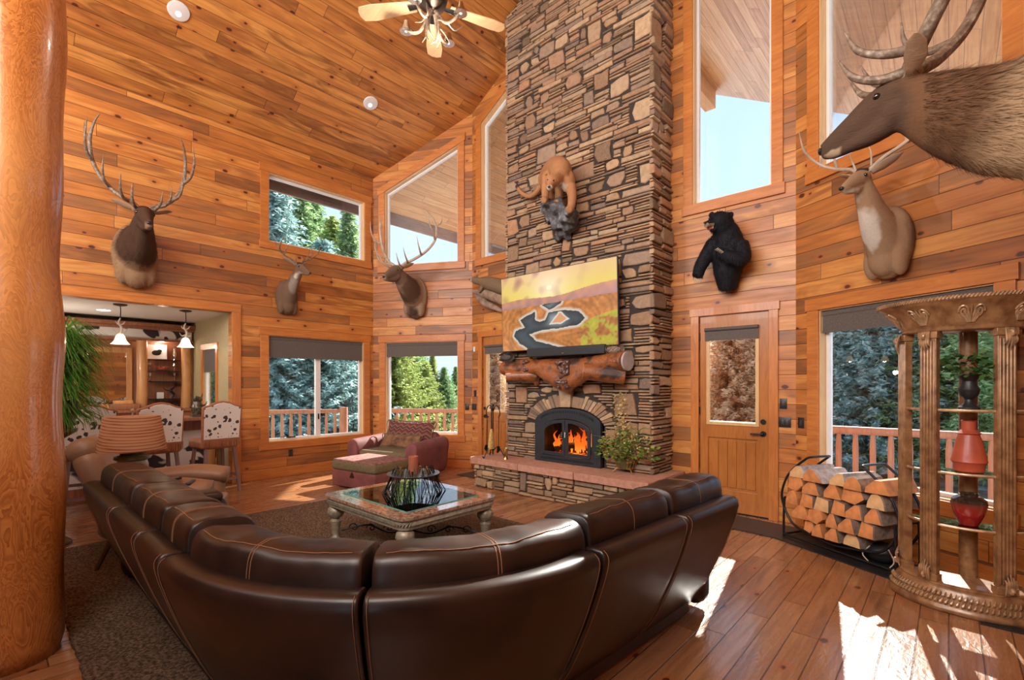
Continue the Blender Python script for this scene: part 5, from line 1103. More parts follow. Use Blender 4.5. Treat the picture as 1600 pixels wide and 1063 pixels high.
# ------------------------------------------------------------------ antler ceiling fan
M['blade'] = woodm('light_maple', (.74, .50, .28), (.84, .60, .37), axis='X', rough=.5)
fp = at(676, 6, 4.55); fz = fp.z
fan = thing('ceiling_fan', 'rustic ceiling fan with pale blades and antler light arms', 'ceiling fan', (fp.x, fp.y, fz))
b = B(); b.tube([(0, 0, .1), (0, 0, cz(fp.x)-fz-.01)], .016, 10); b.lathe([(.03, cz(fp.x)-fz-.16), (.08, cz(fp.x)-fz-.08)], 16); b.build('downrod', M['black'], fan)
b = B(); b.lathe([(.0, -.06), (.06, -.055), (.12, -.02), (.14, .04), (.12, .10), (.05, .14), (0, .14)], 28); b.build('motor', flat('bronze', (.06, .045, .035), .4, .7), fan)
for k in range(5):
    a = math.radians(-76+72*k)
    R_ = Matrix.Rotation(a, 3, 'Z') @ Matrix.Rotation(.16, 3, 'X')
    P = [(.17, -.055), (.60, -.085), (.72, -.07), (.745, -.02), (.745, .03), (.72, .075), (.60, .085), (.17, .055)]
    b = B(); b.prism(P, (0, 0, -.005), R_ @ X_, R_ @ Y_, R_ @ Z_, 0, .01); bl = b.build('fan_blade', M['blade'], fan, smooth=False, bevel=.002)
    b = B(); b.tube([R_ @ Vector((.09, 0, -.01)), R_ @ Vector((.24, 0, -.014))], [(.02, .006), (.035, .005)], 8); b.build('blade_iron', M['black'], bl)
for k in range(4):
    a = math.radians(20+90*k); d = Vector((math.cos(a), math.sin(a), 0)); w = Vector((-d.y, d.x, 0))
    b = B(); b.tube([d*.03+UZ*-.08, d*.14+UZ*-.22, d*.26+UZ*-.20, d*.30+UZ*-.12], [.016, .014, .012, .01], 8, smooth=5); b.tube([d*.16+UZ*-.22, d*.20+w*.07+UZ*-.26, d*.27+w*.10+UZ*-.22], [.010, .007, .002], 6, smooth=4); b.tube([d*.08+UZ*-.15, d*.10-w*.06+UZ*-.22, d*.17-w*.08+UZ*-.27], [.010, .007, .002], 6, smooth=4)
    b.tube([d*.05+UZ*-.1, d*.07+UZ*-.28, d*.02+w*.03+UZ*-.36], [.016, .012, .003], 7, smooth=4); arm = b.build('antler_arm', M['antler'], fan)
    b = B(); b.lathe([(.022, 0), (.03, -.03), (.05, -.08), (.062, -.10)], 20, tuple(d*.30+UZ*-.08)); b.build('bell_shade', M['chrome'], arm, solid=.002)
    b = B(); b.ball(d*.30+UZ*-.155, (.024, .024, .032), 12, 8); b.build('light_bulb', emis('soft_white_bulb', (1, .92, .82), 1.6), arm)
bulb('fan_lamps_glow', (fp.x, fp.y, fz-.48), 38, .07, (1, .84, .66))
# ------------------------------------------------------------------ bar alcove behind the left wall
M['cream'] = flat('cream_plaster', (.62, .56, .47), .9, vary=.03); M['olivew'] = flat('khaki_wall', (.42, .34, .19), .9, vary=.05); M['tanceil'] = flat('alcove_ceiling', (.60, .55, .50), .9, vary=.03)
AX = -10.95; AY0, AY1 = -1.80, 2.665; AXW = XL-WT
def slabbox(name, lo, hi, mat): b = B(); b.b2(lo, hi); return setp(b.build(name, M[mat], smooth=False), kind='structure')
slabbox('floor_bar', (AX, AY0, -.1), (XL, AY1, -.0005), 'floor'); slabbox('ceiling_bar', (AX, AY0, 2.745), (AXW, AY1, 2.85), 'tanceil'); slabbox('wall_bar_back', (AX-.1, AY0, -.1), (AX, AY1+.1, 2.85), 'cream'); slabbox('wall_bar_left', (AX, AY0-.1, -.1), (AXW, AY0, 2.85), 'cream')
# side wall with a door-height window
b = B(); b.prism([(AX, 0), (AXW, 0), (AXW, 2.85), (AX, 2.85)], (0, AY1, 0), X_, Z_, Y_, 0, .1, [rect(-9.95, .02, -9.25, 2.20)]); setp(b.build('wall_bar_side', M['olivew'], smooth=False), kind='structure')
e = bpy.data.objects.new('window_9', None); COL.objects.link(e); e.location = (0, AY1, 0); setp(e, kind='structure')
b = B(); casing(b, rect(-9.95, .02, -9.25, 2.20), .10, .02, .01); b.build('window_casing', M['trimv'], e, smooth=False); b = B(); ring(b, rect(-9.95, .02, -9.25, 2.2), .05, .03, .07); b.build('window_frame', M['white'], e, smooth=False); b = B(); b.b2((-9.9, .045, .07), (-9.3, .05, 2.15)); b.build('window_pane', M['glass'], e, smooth=False)
b = B(); b.b2((-9.93, .0, 1.80), (-9.27, .02, 2.19)); b.build('roller_blind', M['blind'], e)
# back bar
bb = thing('back_bar', 'tall wooden back bar with log columns, a mirror and lit shelves', 'bar cabinet', (0, 0, 0))
M['barw'] = woodm('red_brown_bar_wood', (.24, .09, .045), (.38, .16, .08), axis='Z'); M['barw2'] = woodm('light_log', (.50, .22, .07), (.66, .34, .13), axis='Z', stretch=4)
bx = AX+.02; Y0b, Y1b = -.9, 2.655
b = B(); b.b2((bx, Y0b, .0), (bx+.50, Y1b, 1.10)); b.b2((bx, Y0b, 1.10), (bx+.56, Y1b, 1.15)); b.build('base_cabinet', M['barw'], bb, smooth=False)
b = B(); b.b2((bx, Y0b, 1.15), (bx+.03, Y1b, 2.56)); b.b2((bx, Y0b, 2.36), (bx+.42, Y1b, 2.40)); b.b2((bx, Y0b, 2.56), (bx+.44, Y1b, 2.61)); b.b2((bx, Y0b, 2.61), (bx+.50, Y1b, 2.67)); b.b2((bx, Y1b-.02, 1.15), (bx+.35, Y1b, 2.56)); b.build('upper_case', M['barw'], bb, smooth=False, bevel=.004)
b = B(); b.b2((bx, Y0b, 2.40), (bx+.38, Y1b-.03, 2.56)); 
t = NT('cowhide'); n = t.noise(scale=2.2, detail=2, dist=.8); M['hide2'] = t.set(color=t.ramp(n, [(.50, (.035, .02, .02)), (.53, (.70, .66, .62))]), rough=.8)
b.build('cowhide_frieze', M['hide2'], bb, smooth=False)
for y in (1.88, 2.55, .98):
    b = B(); b.tube([(bx+.32, y, 1.15), (bx+.32, y+.01, 1.7), (bx+.32, y, 2.37)], [.085, .078, .082], 16, smooth=3); b.build('log_column', M['barw2'], bb)
b = B(); b.b2((bx+.03, 1.16, 1.22), (bx+.045, 1.72, 2.16)); b.build('mirror', (lambda t: t.set(color=(.8, .8, .78), metal=1, rough=.03))(NT('bar_mirror')), bb, smooth=False)
b = B(); b.prism(rect(1.09, 1.16, 1.79, 2.24), (bx+.03, 0, 0), Y_, Z_, X_, 0, .04, [rect(1.17, 1.24, 1.71, 2.15)]); b.build('mirror_frame', M['barw2'], bb, smooth=False, bevel=.004)
for z in (1.31, 1.63, 1.82, 2.02):
    b = B(); b.b2((bx+.04, 1.97, z), (bx+.30, 2.47, z+.01)); b.build('glass_shelf', M['tglass'], bb, smooth=False); b = B(); b.b2((bx+.30, 1.97, z-.002), (bx+.305, 2.47, z+.012)); b.build('shelf_rim', M['black'], bb, smooth=False)
bulb('shelf_light', (bx+.2, 2.2, 2.32), 5, .03, (1, .8, .6)); bulb('alcove_light', (-9.7, .6, 1.9), 30, .06, (1, .9, .78))
b = B(); b.lathe([(0, -.004), (.08, -.004), (.085, -.001)], 24, (-9.75, 1.25, 2.744)); dl = b.build('recessed_light', emis('alcove_can', (1, .95, .85), 5)); setp(dl, 'small round ceiling light in the bar alcove', 'ceiling light')
# things on the shelves
def item(name, cat, label, loc, fn, mat, smooth=True):
    b = B(); fn(b); o = b.build(name, mat if not isinstance(mat, str) else M[mat], loc=loc, smooth=smooth); return setp(o, label, cat)
sx = bx+.18; red = flat('red_glazed_bowl', (.45, .08, .05), .3, coat=.3)
item('flower_bowl', 'bowl', 'red flower-shaped bowl on the lit bar shelf', (sx, 2.20, 1.831), lambda b: [b.tube([(0, 0, .01), (.05*math.cos(k*.52), .05*math.sin(k*.52)*1.3, .03), (.09*math.cos(k*.52), .11*math.sin(k*.52), .085)], [(.02, .01), (.03, .008), (.006, .003)], 6, smooth=3) for k in range(12)], red)
def frame_(b): b.box((0, 0, .15), (.02, .32, .26), Matrix.Rotation(-.1, 3, 'Y'))
fr = item('framed_picture', 'picture', 'white framed picture with a black bear on the top bar shelf', (sx, 2.12, 2.031), frame_, 'white', False)
b = B(); b.ball((.014, 0, .13), (.008, .07, .05)); b.ball((.014, .05, .17), (.008, .035, .03)); b.build('bear_picture', M['blackp'], fr)
item('silver_vase', 'vase', 'tall silver vase on the top bar shelf', (sx, 2.40, 2.031), lambda b: b.lathe([(.0, 0), (.03, 0), (.012, .03), (.04, .12), (.02, .20), (.035, .24), (.02, .26), (0, .26)], 16), 'chrome')
for y, z, h, lb in ((2.02, 1.831, .15, 'small dark stemmed goblet left of the red bowl'), (2.40, 1.831, .15, 'small silver cup right of the red bowl'), (2.02, 1.641, .15, 'lower left goblet on the bar shelf'), (2.40, 1.641, .16, 'lower right dark figurine vase on the bar shelf')):
    item('goblet', 'goblet', lb, (sx, y, z), lambda b: b.lathe([(0, 0), (.03, 0), (.008, .02), (.008, h*.5), (.03, h*.65), (.032, h), (.0, h*.8)], 14), 'chrome')
item('small_clock', 'clock', 'small white square clock on the lower bar shelf', (sx, 2.18, 1.321), lambda b: b.rbox((0, 0, .06), (.03, .11, .12), .01), 'white')
item('wine_rack', 'rack', 'low dark wire rack standing at the bottom of the bar shelves', (sx, 2.2, 1.152), lambda b: [b.tube([(0, -.2+.08*k, 0), (0, -.16+.08*k, .1), (0, -.12+.08*k, 0)], .008, 6) for k in range(6)], 'black')
def dancer(b): b.tube([(0, 0, 0), (0, .03, .08), (0, -.02, .15), (.0, .04, .21)], [.012, .02, .025, .01], 8, smooth=4); b.tube([(0, -.02, .15), (0, -.10, .16), (0, -.13, .20)], [.01, .008, .003], 6, smooth=3); b.ball((0, .05, .225), .018)
item('dark_figurine', 'figurine', 'dark curved figurine beside the white clock on the lowest bar shelf', (sx, 2.36, 1.321), dancer, 'black')
M['bronze2'] = flat('mottled_bronze', (.10, .085, .06), .4, .5, vary=.9, scale=26)
def quail(b): b.lathe([(0, 0), (.085, 0), (.085, .03), (.04, .05), (.03, .09)], 18); b.ball((0, 0, .19), (.07, .12, .10)); b.tube([(0, -.03, .26), (0, -.01, .33), (0, .01, .37)], [.05, .032, .028], 10, smooth=3); b.ball((0, .02, .38), (.03, .04, .03)); b.tube([(0, .03, .40), (0, .0, .44), (0, .05, .455)], [.008, .012, .006], 6, smooth=3)
BZ = 1.07
item('quail_sculpture', 'sculpture', 'mottled bronze bird sculpture on a black base on the bar near the plant', (-8.95, .70, BZ+.001), quail, 'bronze2')
def pig(b):
    b.box((0, 0, .015), (.16, .16, .03)); b.tube([(0, 0, .03), (0, .01, .14), (0, 0, .24)], [.07, .09, .05], 12, smooth=4); b.ball((0, .02, .27), (.05, .06, .05))
    for k in range(9): b.tube([(.03*math.cos(k), .05*math.sin(k), .24), (.06*math.cos(k), .09*math.sin(k), .33+.02*(k % 3))], [.014, .003], 5)
    b.tube([(0, .05, .15), (0, .12, .19), (0, .14, .24)], [.02, .014, .006], 6, smooth=3); b.tube([(0, -.05, .13), (0, -.11, .16)], [.02, .008], 6)
item('wildlife_sculpture', 'sculpture', 'spiky grey bronze animal sculpture at the right end of the bar', (-8.95, 2.30, BZ+.001), pig, 'bronze2')
cbx = thing('humidor_box', 'stacked brown wooden boxes on the back bar counter', 'box', (bx+.45, 1.62, 1.151))
b = B(); b.rbox((0, 0, .05), (.16, .40, .10), .008); b.build('lower_box', M['barw'], cbx); b = B(); b.rbox((0, -.02, .13), (.14, .26, .06), .008); b.build('upper_box', M['barw2'], cbx)
# bar counter
bar = thing('bar_counter', 'long wooden bar counter with a cowhide front inside the opening', 'bar', (0, 0, 0))
b = B(); b.b2((-9.25, -.9, BZ-.05), (-8.66, 2.60, BZ)); b.build('bar_top', M['barw'], bar, smooth=False, bevel=.008); b = B(); b.b2((-9.15, -.9, .0), (-9.02, 2.60, BZ-.05)); b.build('bar_front', M['hide2'], bar, smooth=False)
b = B(); b.b2((-9.02, -.9, .85), (-8.99, 2.6, BZ-.05)); b.b2((-9.02, -.9, 0), (-8.99, 2.6, .12)); b.build('bar_rail', M['barw'], bar, smooth=False); b = B(); b.tube([(-9.0, 2.50, .0), (-9.0, 2.50, BZ-.05)], .08, 14); b.build('corner_log', M['barw2'], bar)
# bar stools
t = NT('speckled_cowhide'); vo = t.n('TexVoronoi'); vo.inputs['Scale'].default_value = 20; vo.inputs['Randomness'].default_value = 1; nzv = t.n('TexNoise'); nzv.inputs['Scale'].default_value = 9; t.l(t.obj(), nzv.inputs[0]); vm = t.n('VectorMath', operation='MULTIPLY_ADD'); t.l(nzv.outputs[1], vm.inputs[0]); vm.inputs[1].default_value = (.05, .05, .05); t.l(t.obj(), vm.inputs[2]); t.l(vm.outputs[0], vo.inputs['Vector'])
sz = t.math('MULTIPLY', t.math('POWER', t.sep(vo.outputs['Color'])[0], 1.6), .62); sp = t.math('LESS_THAN', vo.outputs['Distance'], sz); M['spots'] = t.set(color=t.mix(sp, (.78, .76, .74), (.06, .045, .045)), rough=.8)
M['russet'] = flat('russet_leather', (.34, .13, .06), .5, vary=.25, bump=.2); M['mauvew'] = woodm('greyed_stool_wood', (.17, .10, .09), (.27, .17, .15), axis='Z')
def stool(loc, rz, label):
    r = thing('bar_stool', label, 'bar stool', loc, rz, 'bar stools with cowhide backs')
    # back faces +X local (towards the room); the sitter faces -X
    R_ = Matrix.Rotation(.10, 3, 'Y')
    Pb = [(-.255, .0), (.255, .0), (.265, .50), (.24, .515), (.18, .53), (.09, .575), (0, .59), (-.09, .575), (-.18, .53), (-.24, .515), (-.265, .50)]
    b = B(); b.prism(Pb, (.20, 0, .76), Y_, R_ @ Z_, R_ @ X_, -.03, .03); b.build('back_frame', M['russet'], r, bevel=.012, smooth=False)
    Pi = [(p[0]*.93, .02+p[1]*.93) for p in Pb]
    b = B(); b.prism(Pi, (.20, 0, .76), Y_, R_ @ Z_, R_ @ X_, -.036, .040); b.build('cowhide_panel', M['spots'], r, bevel=.006, smooth=False)
    b = B(); b.rbox((-.02, 0, .72), (.50, .50, .14), .05, n=4); b.build('seat', M['russet'], r, angle=180)
    b = B(); rn = random.Random(4)
    for k in range(46):
        y = -.25+.5*k/45; b.tube([(.245, y, .80), (.25, y+rn.uniform(-.008, .008), .70-rn.uniform(0, .02))], [.006, .004], 4)
    setp(b.build('leather_fringe', M['russet'], r), kind='stuff')
    b = B()
    for k in range(20): b.ball((.246, -.24+.48*k/19, .80), .007, 6, 5)
    setp(b.build('nail_heads', M['antique'], r), kind='stuff')
    for sx_ in (-1, 1):
        for sy in (-1, 1):
            b = B(); b.box((sx_*.22, sy*.215, .33), (.042, .042, .68), Matrix.Rotation(-sx_*.10, 3, 'Y') @ Matrix.Rotation(sy*.08, 3, 'X')); b.build('leg', M['mauvew'], r, smooth=False, bevel=.004)
    for p, d in (((0, .235, .24), (.46, .03, .035)), ((0, -.235, .24), (.46, .03, .035)), ((-.235, 0, .30), (.03, .46, .035)), ((.235, 0, .20), (.03, .46, .035))): b = B(); b.box(p, d); b.build('stretcher', M['mauvew'], r, smooth=False)
    return r
def sp(px, X): p = onX(px, 700, X); return (p.x, p.y, 0)
stool(sp(335, -8.05), .12, 'bar stool at the right end of the bar, its spotted cowhide back nearest the window'); stool(sp(243, -8.05), .05, 'bar stool half hidden behind the striped lamp'); stool(sp(138, -8.0), -.05, 'leftmost bar stool behind the tan recliner')
# pendants
for px, py, X, lb in ((188, 478, -8.85, 'antler pendant lamp with glowing glass shade nearer the plant'), (290, 490, -8.85, 'antler pendant lamp with glowing glass shade nearer the window side')):
    p = onX(px, py, X); r = thing('pendant_lamp', lb, 'pendant lamp', (p.x, p.y, 2.744), 0, 'antler pendants over the bar')
    b = B(); b.lathe([(.0, 0), (.085, 0), (.08, -.015), (.02, -.03), (0, -.03)], 20); b.build('canopy', M['bronze2'], r); b = B(); b.tube([(0, 0, -.02), (.003, .004, -.10), (0, 0, -.22)], .006, 6); b.build('chain', M['black'], r)
    b = B(); b.tube([(0, 0, -.20), (0, -.02, -.27), (0, .015, -.34), (0, 0, -.44)], [.008, .013, .015, .02], 8, smooth=4)
    for s in (-1, 1): b.tube([(0, 0, -.38), (0, s*.05, -.40), (0, s*.085, -.35)], [.012, .009, .002], 6, smooth=4); b.tube([(0, 0, -.30), (.03*s, s*.03, -.28), (.04*s, s*.05, -.24)], [.01, .007, .002], 6, smooth=3)
    b.build('antler_stem', M['antlerp'], r)
    b = B(); b.lathe([(.03, -.43), (.05, -.455), (.07, -.52), (.10, -.565), (.115, -.575)], 28); b.build('glass_shade', emis('glowing_glass', (1, .80, .55), 2.4), r, solid=.004)
    bulb('pendant_glow', (p.x, p.y, 2.744-.56), 7, .04)
# ------------------------------------------------------------------ tall grassy plant behind the post
pl = at(90, 548, 4.75); gp = thing('grass_plant', 'bushy green grass plant spilling out beside the log post', 'plant', (pl.x, pl.y, 0))
b = B(); b.lathe([(0, 0), (.11, 0), (.11, .03), (.05, .08), (.045, 1.05), (.15, 1.12), (.15, 1.15), (0, 1.15)], 24); b.build('plant_stand', M['dkwood'], gp)
b = B(); b.lathe([(0, 1.15), (.11, 1.15), (.15, 1.28), (.165, 1.42), (.15, 1.43), (0, 1.40)], 24); b.build('planter', M['dkwood'], gp)
M['grass'] = leafm('blade_green', (.04, .13, .02), (.10, .28, .04), (.24, .46, .10)); rn = random.Random(12); b = B()
for k in range(1500):
    a = rn.uniform(0, 2*PI); h0 = rn.uniform(-.35, .70); L_ = rn.uniform(.22, .44); d = Vector((math.cos(a), math.sin(a), 0)); base = Vector((0, 0, 1.55+h0*.8))+d*.04
    w = Vector((-d.y, d.x, 0))*.0055; up0 = rn.uniform(.1, 1.0)*(.5+h0); p1 = base+d*L_*.5+UZ*L_*.45*up0; p2 = base+d*L_*.95+UZ*(L_*.3*up0-.10); p3 = p2+d*.03-UZ*rn.uniform(.03, .12)
    b.add([base-w, base+w, p1+w, p1-w, p2+w*.7, p2-w*.7, p3], [(0, 1, 2, 3), (3, 2, 4, 5), (5, 4, 6)])
setp(b.build('grass_blades', M['grass'], gp, smooth=False), kind='stuff')
# ------------------------------------------------------------------ firewood rack
q0, q1 = onZ(1222, 838, 0), onZ(1366, 888, 0); U = (q1-q0).normalized(); LR = 1.12; rzr = math.atan2(U.y, U.x)
b = B(); mp = [onZ(1192, 833, 0), onZ(1365, 901, 0), onZ(1424, 882, 0)]; mp.append(mp[0]+(mp[2]-mp[1])*1.05)
Nn = Vector((-U.y, U.x, 0)); mo = q0-U*.12-Nn*.14
b.prism([(0, .0), (1.36, .0), (1.36, .52), (.0, .52)], (0, 0, 0), X_, Y_, Z_, .001, .012); setp(b.build('floor_pad', M['blackp'], loc=mo, rz=rzr, smooth=False), 'black rectangular pad on the floor under the firewood rack', 'mat')
rk = thing('firewood_rack', 'black tubular steel firewood rack with curved handles', 'log rack', (q0.x, q0.y, .0125), rzr)
DR = .30; r_ = .0115; M['tube'] = flat('black_steel_tube', (.03, .032, .035), .35, .7, vary=.05)
b = B()
for y in (0, DR): b.tube([(0.02, y, .02), (LR-.02, y, .02)], r_, 10)
for x in (.02, LR-.02): b.tube([(x, 0, .02), (x, DR, .02)], r_, 10)
b.build('base_frame', M['tube'], rk)
# curved cradles, one each side
for x0, s in ((.02, 1), (LR-.02, -1)):
    b = B()
    for y in (0, DR): b.tube([(x0+s*.30, y, .10), (x0+s*.10, y, .16), (x0-s*.02, y, .38), (x0+s*.02, y, .58), (x0+s*.12, y, .72), (x0+s*.26, y if y == 0 else DR, .84)], r_, 10, smooth=6)
    b.tube([(x0+s*.26, 0, .84), (x0+s*.285, .03, .855), (x0+s*.285, DR-.03, .855), (x0+s*.26, DR, .84)], r_, 10, smooth=4); b.build('curved_side', M['tube'], rk)
    for y in (0, DR): b = B(); b.tube([(x0, y, .0), (x0-s*.0, y, .2), (x0+s*.01, y, .40)], r_, 10); b.build('leg', M['tube'], rk)
    b = B(); b.tube([(x0+s*.01, 0, .40), (x0+s*.01, DR, .40)], r_, 8); b.build('cross_bar', M['tube'], rk)
b = B()
for y in (0, DR): b.tube([(.32, y, .10), (LR/2, y, .07), (LR-.32, y, .10)], r_, 8, smooth=4)
b.build('cradle_rail', M['tube'], rk)
# split logs, each its own thing, stacked in rows with their ends to the room
M['splitw'] = flat('fresh_split_wood', (.62, .25, .085), .75, vary=.3, scale=10, bump=.5); M['splitp'] = flat('pale_split_wood', (.66, .42, .20), .75, vary=.25, scale=10, bump=.5); M['barkl'] = flat('firewood_bark', (.24, .17, .13), .9, vary=.5, scale=16, bump=.9); M['barkg'] = flat('grey_birch_bark', (.44, .38, .36), .85, vary=.4, scale=20, bump=.7)
rn = random.Random(31); RM = Matrix.Rotation(rzr, 3, 'Z'); rows = []; z = .115
lab_pos = ['bottom', 'second', 'third', 'fourth', 'top']; cnt = 0
desc_s = ['wedge-shaped', 'three-sided', 'chunky', 'rounded', 'flat', 'blocky']
stack = [(.28, .84, 4, .13), (.17, .96, 5, .14), (.11, 1.02, 6, .14), (.10, 1.04, 5, .145), (.12, 1.08, 5, .125)]
zz = .12
for ri, (xa, xb, n, h) in enumerate(stack):
    ws = [rn.uniform(.75, 1.3) for _ in range(n)]; tot_ = sum(ws); xc = xa
    for k in range(n):
        w = (xb-xa)*ws[k]/tot_; cx = xc+w*.5; xc += w; hw_, hh = w*.49, h*.5; m = rn.choice((4, 4, 5, 6)); a0 = rn.uniform(0, 6.28)
        cr = hw_*.28; P = []
        shape = rn.random()
        if shape < .35: e_ = rn.uniform(-.5, .5); P = [(-hw_, -hh), (hw_, -hh*.9), (hw_*(e_+.35), hh), (hw_*(e_-.25), hh*.95), (-hw_*.95, -hh*.2)]
        elif shape < .6: P = [(-hw_, -hh*.7), (hw_*.2, -hh), (hw_, -.1*hh), (hw_*.7, hh), (-hw_*.8, hh*.8)]
        elif shape < .8: P = [(-hw_, -hh)]+[(hw_*.95*math.cos(q), -hh+2*hh*math.sin(q)) for q in (0, .5, 1.0, 1.5, 2.1, 2.7)]
        else: P = [(-hw_, -hh), (hw_, -hh), (hw_, hh*.7), (-hw_*.5, hh)]
        Lg = rn.uniform(.36, .44); off = rn.uniform(-.02, .05); side = M['barkg'] if (ri == 4 and k < 3) else M[rn.choice(['barkl', 'splitw', 'barkl'])]; end = M[rn.choice(['splitw', 'splitw', 'splitw', 'splitp'])]
        skew = rn.uniform(-.03, .03)
        b = B(); y0, y1 = -.05-off, -.05-off+Lg; rings = []
        for j, (y, s_) in enumerate(((y0, .94), (y0+.012, 1), ((y0+y1)/2, 1.0), (y1-.012, 1), (y1, .94))):
            dj = skew*(y-y0)/Lg+(.004*math.sin(j*2+k)); rings.append([(p[0]*s_+dj, y, p[1]*s_+.003*math.sin(j*3)) for p in P])
        np_ = len(P); vs = [q for R0 in rings for q in R0]; b.cur = 0; b.add(vs, [(j*np_+i, j*np_+(i+1) % np_, (j+1)*np_+(i+1) % np_, (j+1)*np_+i) for j in range(4) for i in range(np_)])
        b.cur = 1; b.add(rings[0], [tuple(range(np_))]); b.add(rings[-1], [tuple(range(np_))])
        pos = q0+RM @ Vector((cx, .0, zz+h/2)); pos.z += .0125
        side_txt = 'grey-barked' if side == M['barkg'] else ('dark-barked' if side == M['barkl'] else 'orange'); 
        where = ('first', 'second', 'third', 'fourth', 'fifth', 'sixth', 'seventh', 'eighth')[k]
        lb = f'{side_txt} {desc_s[cnt % 6]} split log, {where} from the left in the {lab_pos[ri]} layer of the rack'
        o = b.build('firewood_log', [side, end], loc=pos, rz=rzr+rn.uniform(-.04, .04), smooth=False); setp(o, lb, 'log', 'split firewood in the rack'); cnt += 1
    zz += h*.93
lb_ = q0+RM @ Vector((LR-.24, .17, .0125))
bg = thing('kindling_bag', 'black round bag tied with pale string under the right end of the firewood rack', 'bag', lb_)
b = B(); b.ball((0, 0, .09), (.13, .12, .09)); b.tube([(0, 0, .14), (0.0, 0, .18)], [.05, .03], 10); b.build('bag_body', M['blackp'], bg, remesh=.015, smoothit=3); b = B(); b.tube([(-.08, -.08, .15), (-.13, -.11, .08), (-.08, -.14, .02)], .005, 6, smooth=4); b.tube([(.05, -.1, .15), (.09, -.12, .06), (.06, -.13, .0)], .005, 6, smooth=4); b.build('string', M['antlerp'], bg)
# ------------------------------------------------------------------ carved display stand
t = NT('carved_bronzed_wood'); n = t.noise(scale=12, detail=5); pt_ = t.n('NewGeometry').outputs['Pointiness']; M['carved'] = t.set(color=t.mix(t.maprange(n, .35, .65), (.17, .075, .03), (.36, .19, .085)), rough=.36, metal=.15, coat=.3); t.bump(n, .35, .006)
M['carveh'] = flat('gilded_highlight', (.42, .26, .14), .35, .3, vary=.4, scale=20, coat=.2)
ec = at(1508, 600, 3.50); erz = W5.rz; ez0 = (ec.x, ec.y, 0)
es = thing('display_stand', 'tall half-round carved wooden display stand with fluted columns and glass shelves', 'display stand', ez0, 0); es.scale = (.88, .88, .975)
RB, KB = .50, .62   # radius scales of the half oval: x half width, y depth (towards -Y local)
def half(b, prof, n=48, kx=1.0, ky=.80, back=0.02, carve=None):
    # prof: list of (r, z); half oval bulging towards -Y with flat back
    vs = []; m = n+1
    for r, z in prof:
        for k in range(m):
            a = PI+PI*k/n; rr = r*(1+(carve(a, z) if carve else 0)); vs.append((rr*kx*math.cos(a), back+rr*ky*math.sin(a), z))
    fs = [(i*m+k, i*m+k+1, (i+1)*m+k+1, (i+1)*m+k) for i in range(len(prof)-1) for k in range(n)]
    fs += [(i*m, (i+1)*m, (i+1)*m+n, i*m+n) for i in range(len(prof)-1)]+[tuple(range(m)), tuple(range((len(prof)-1)*m, len(prof)*m))]
    b.add(vs, fs)
b = B(); half(b, [(.485, .0), (.50, .012), (.50, .03), (.49, .04), (.475, .06), (.465, .10), (.44, .15), (.425, .17), (.43, .18), (.42, .19), (.40, .195)], 160, carve=lambda a, z: .020*abs(math.sin(a*19+z*30))*max(0, 1-abs(z-.10)/.065)); b.build('carved_base', M['carved'], es, angle=60)
b = B()
for k in range(46):     # rows of leaves round the base
    a = PI+PI*(k+.5)/46
    for z, rr in ((.075, .475), (.12, .462)):
        c = Vector((rr*math.cos(a+(.03 if z > .1 else 0)), .02+rr*.80*math.sin(a+(.03 if z > .1 else 0)), z)); w = Vector((-math.sin(a), math.cos(a)*.8, 0)).normalized(); o2 = Vector((math.cos(a), math.sin(a), 0))
        b.tube([c-UZ*.022-w*.008, c+o2*.012, c+UZ*.026+w*.010], [(.004, .002), (.013, .008), (.003, .002)], 6, smooth=3)
setp(b.build('leaf_carving', M['carveh'], es), kind='stuff')
b = B(); half(b, [(.40, 2.02), (.41, 2.03), (.405, 2.045), (.42, 2.06), (.44, 2.10), (.48, 2.15), (.54, 2.20), (.575, 2.225), (.585, 2.24), (.575, 2.255), (.55, 2.258)], 100); b.build('crown', M['carved'], es, angle=60)
b = B()
for k in range(80): a = PI+PI*(k+.5)/80; c = Vector((.583*math.cos(a), .02+.583*.8*math.sin(a), 2.24)); w = Vector((-math.sin(a), .8*math.cos(a), 0)).normalized(); b.tube([c-w*.010-UZ*.012, c+w*.010+UZ*.012], .0065, 5)
setp(b.build('rope_edge', M['carveh'], es), kind='stuff')
def crown_pt(a, z):
    pr = [(.42, 2.06), (.44, 2.10), (.48, 2.15), (.54, 2.20), (.575, 2.225)]
    for (r0, z0), (r1, z1) in zip(pr, pr[1:]):
        if z0 <= z <= z1: r = r0+(r1-r0)*(z-z0)/(z1-z0); break
    else: r = .42 if z < 2.06 else .575
    return Vector(((r+.006)*math.cos(a), .02+(r+.006)*.8*math.sin(a), z))
b = B()
for c_ in (1.08, 1.30, 1.52, 1.74, 1.92):   # volutes and acanthus fans
    a0 = PI*c_
    for s in (-1, 1):
        pts = [crown_pt(a0+s*(.09+.065*math.cos(q)*(1-q/14)), 2.14+.045*math.sin(q)*(1-q/14)) for q in [i*.45 for i in range(26)]]; b.tube(pts, .007, 6)
    for k in range(-3, 4): b.tube([crown_pt(a0+.015*k, 2.07), crown_pt(a0+.035*k, 2.12), crown_pt(a0+.05*k, 2.185-abs(k)*.012)], [(.006, .004), (.013, .006), (.003, .002)], 6, smooth=4)
setp(b.build('scroll_carving', M['carveh'], es), kind='stuff')
def colpt(a, r=.385): return (r*math.cos(a), .02+r*.8*math.sin(a))
cols = [PI*1.03, PI*1.31, PI*1.69, PI*1.97]
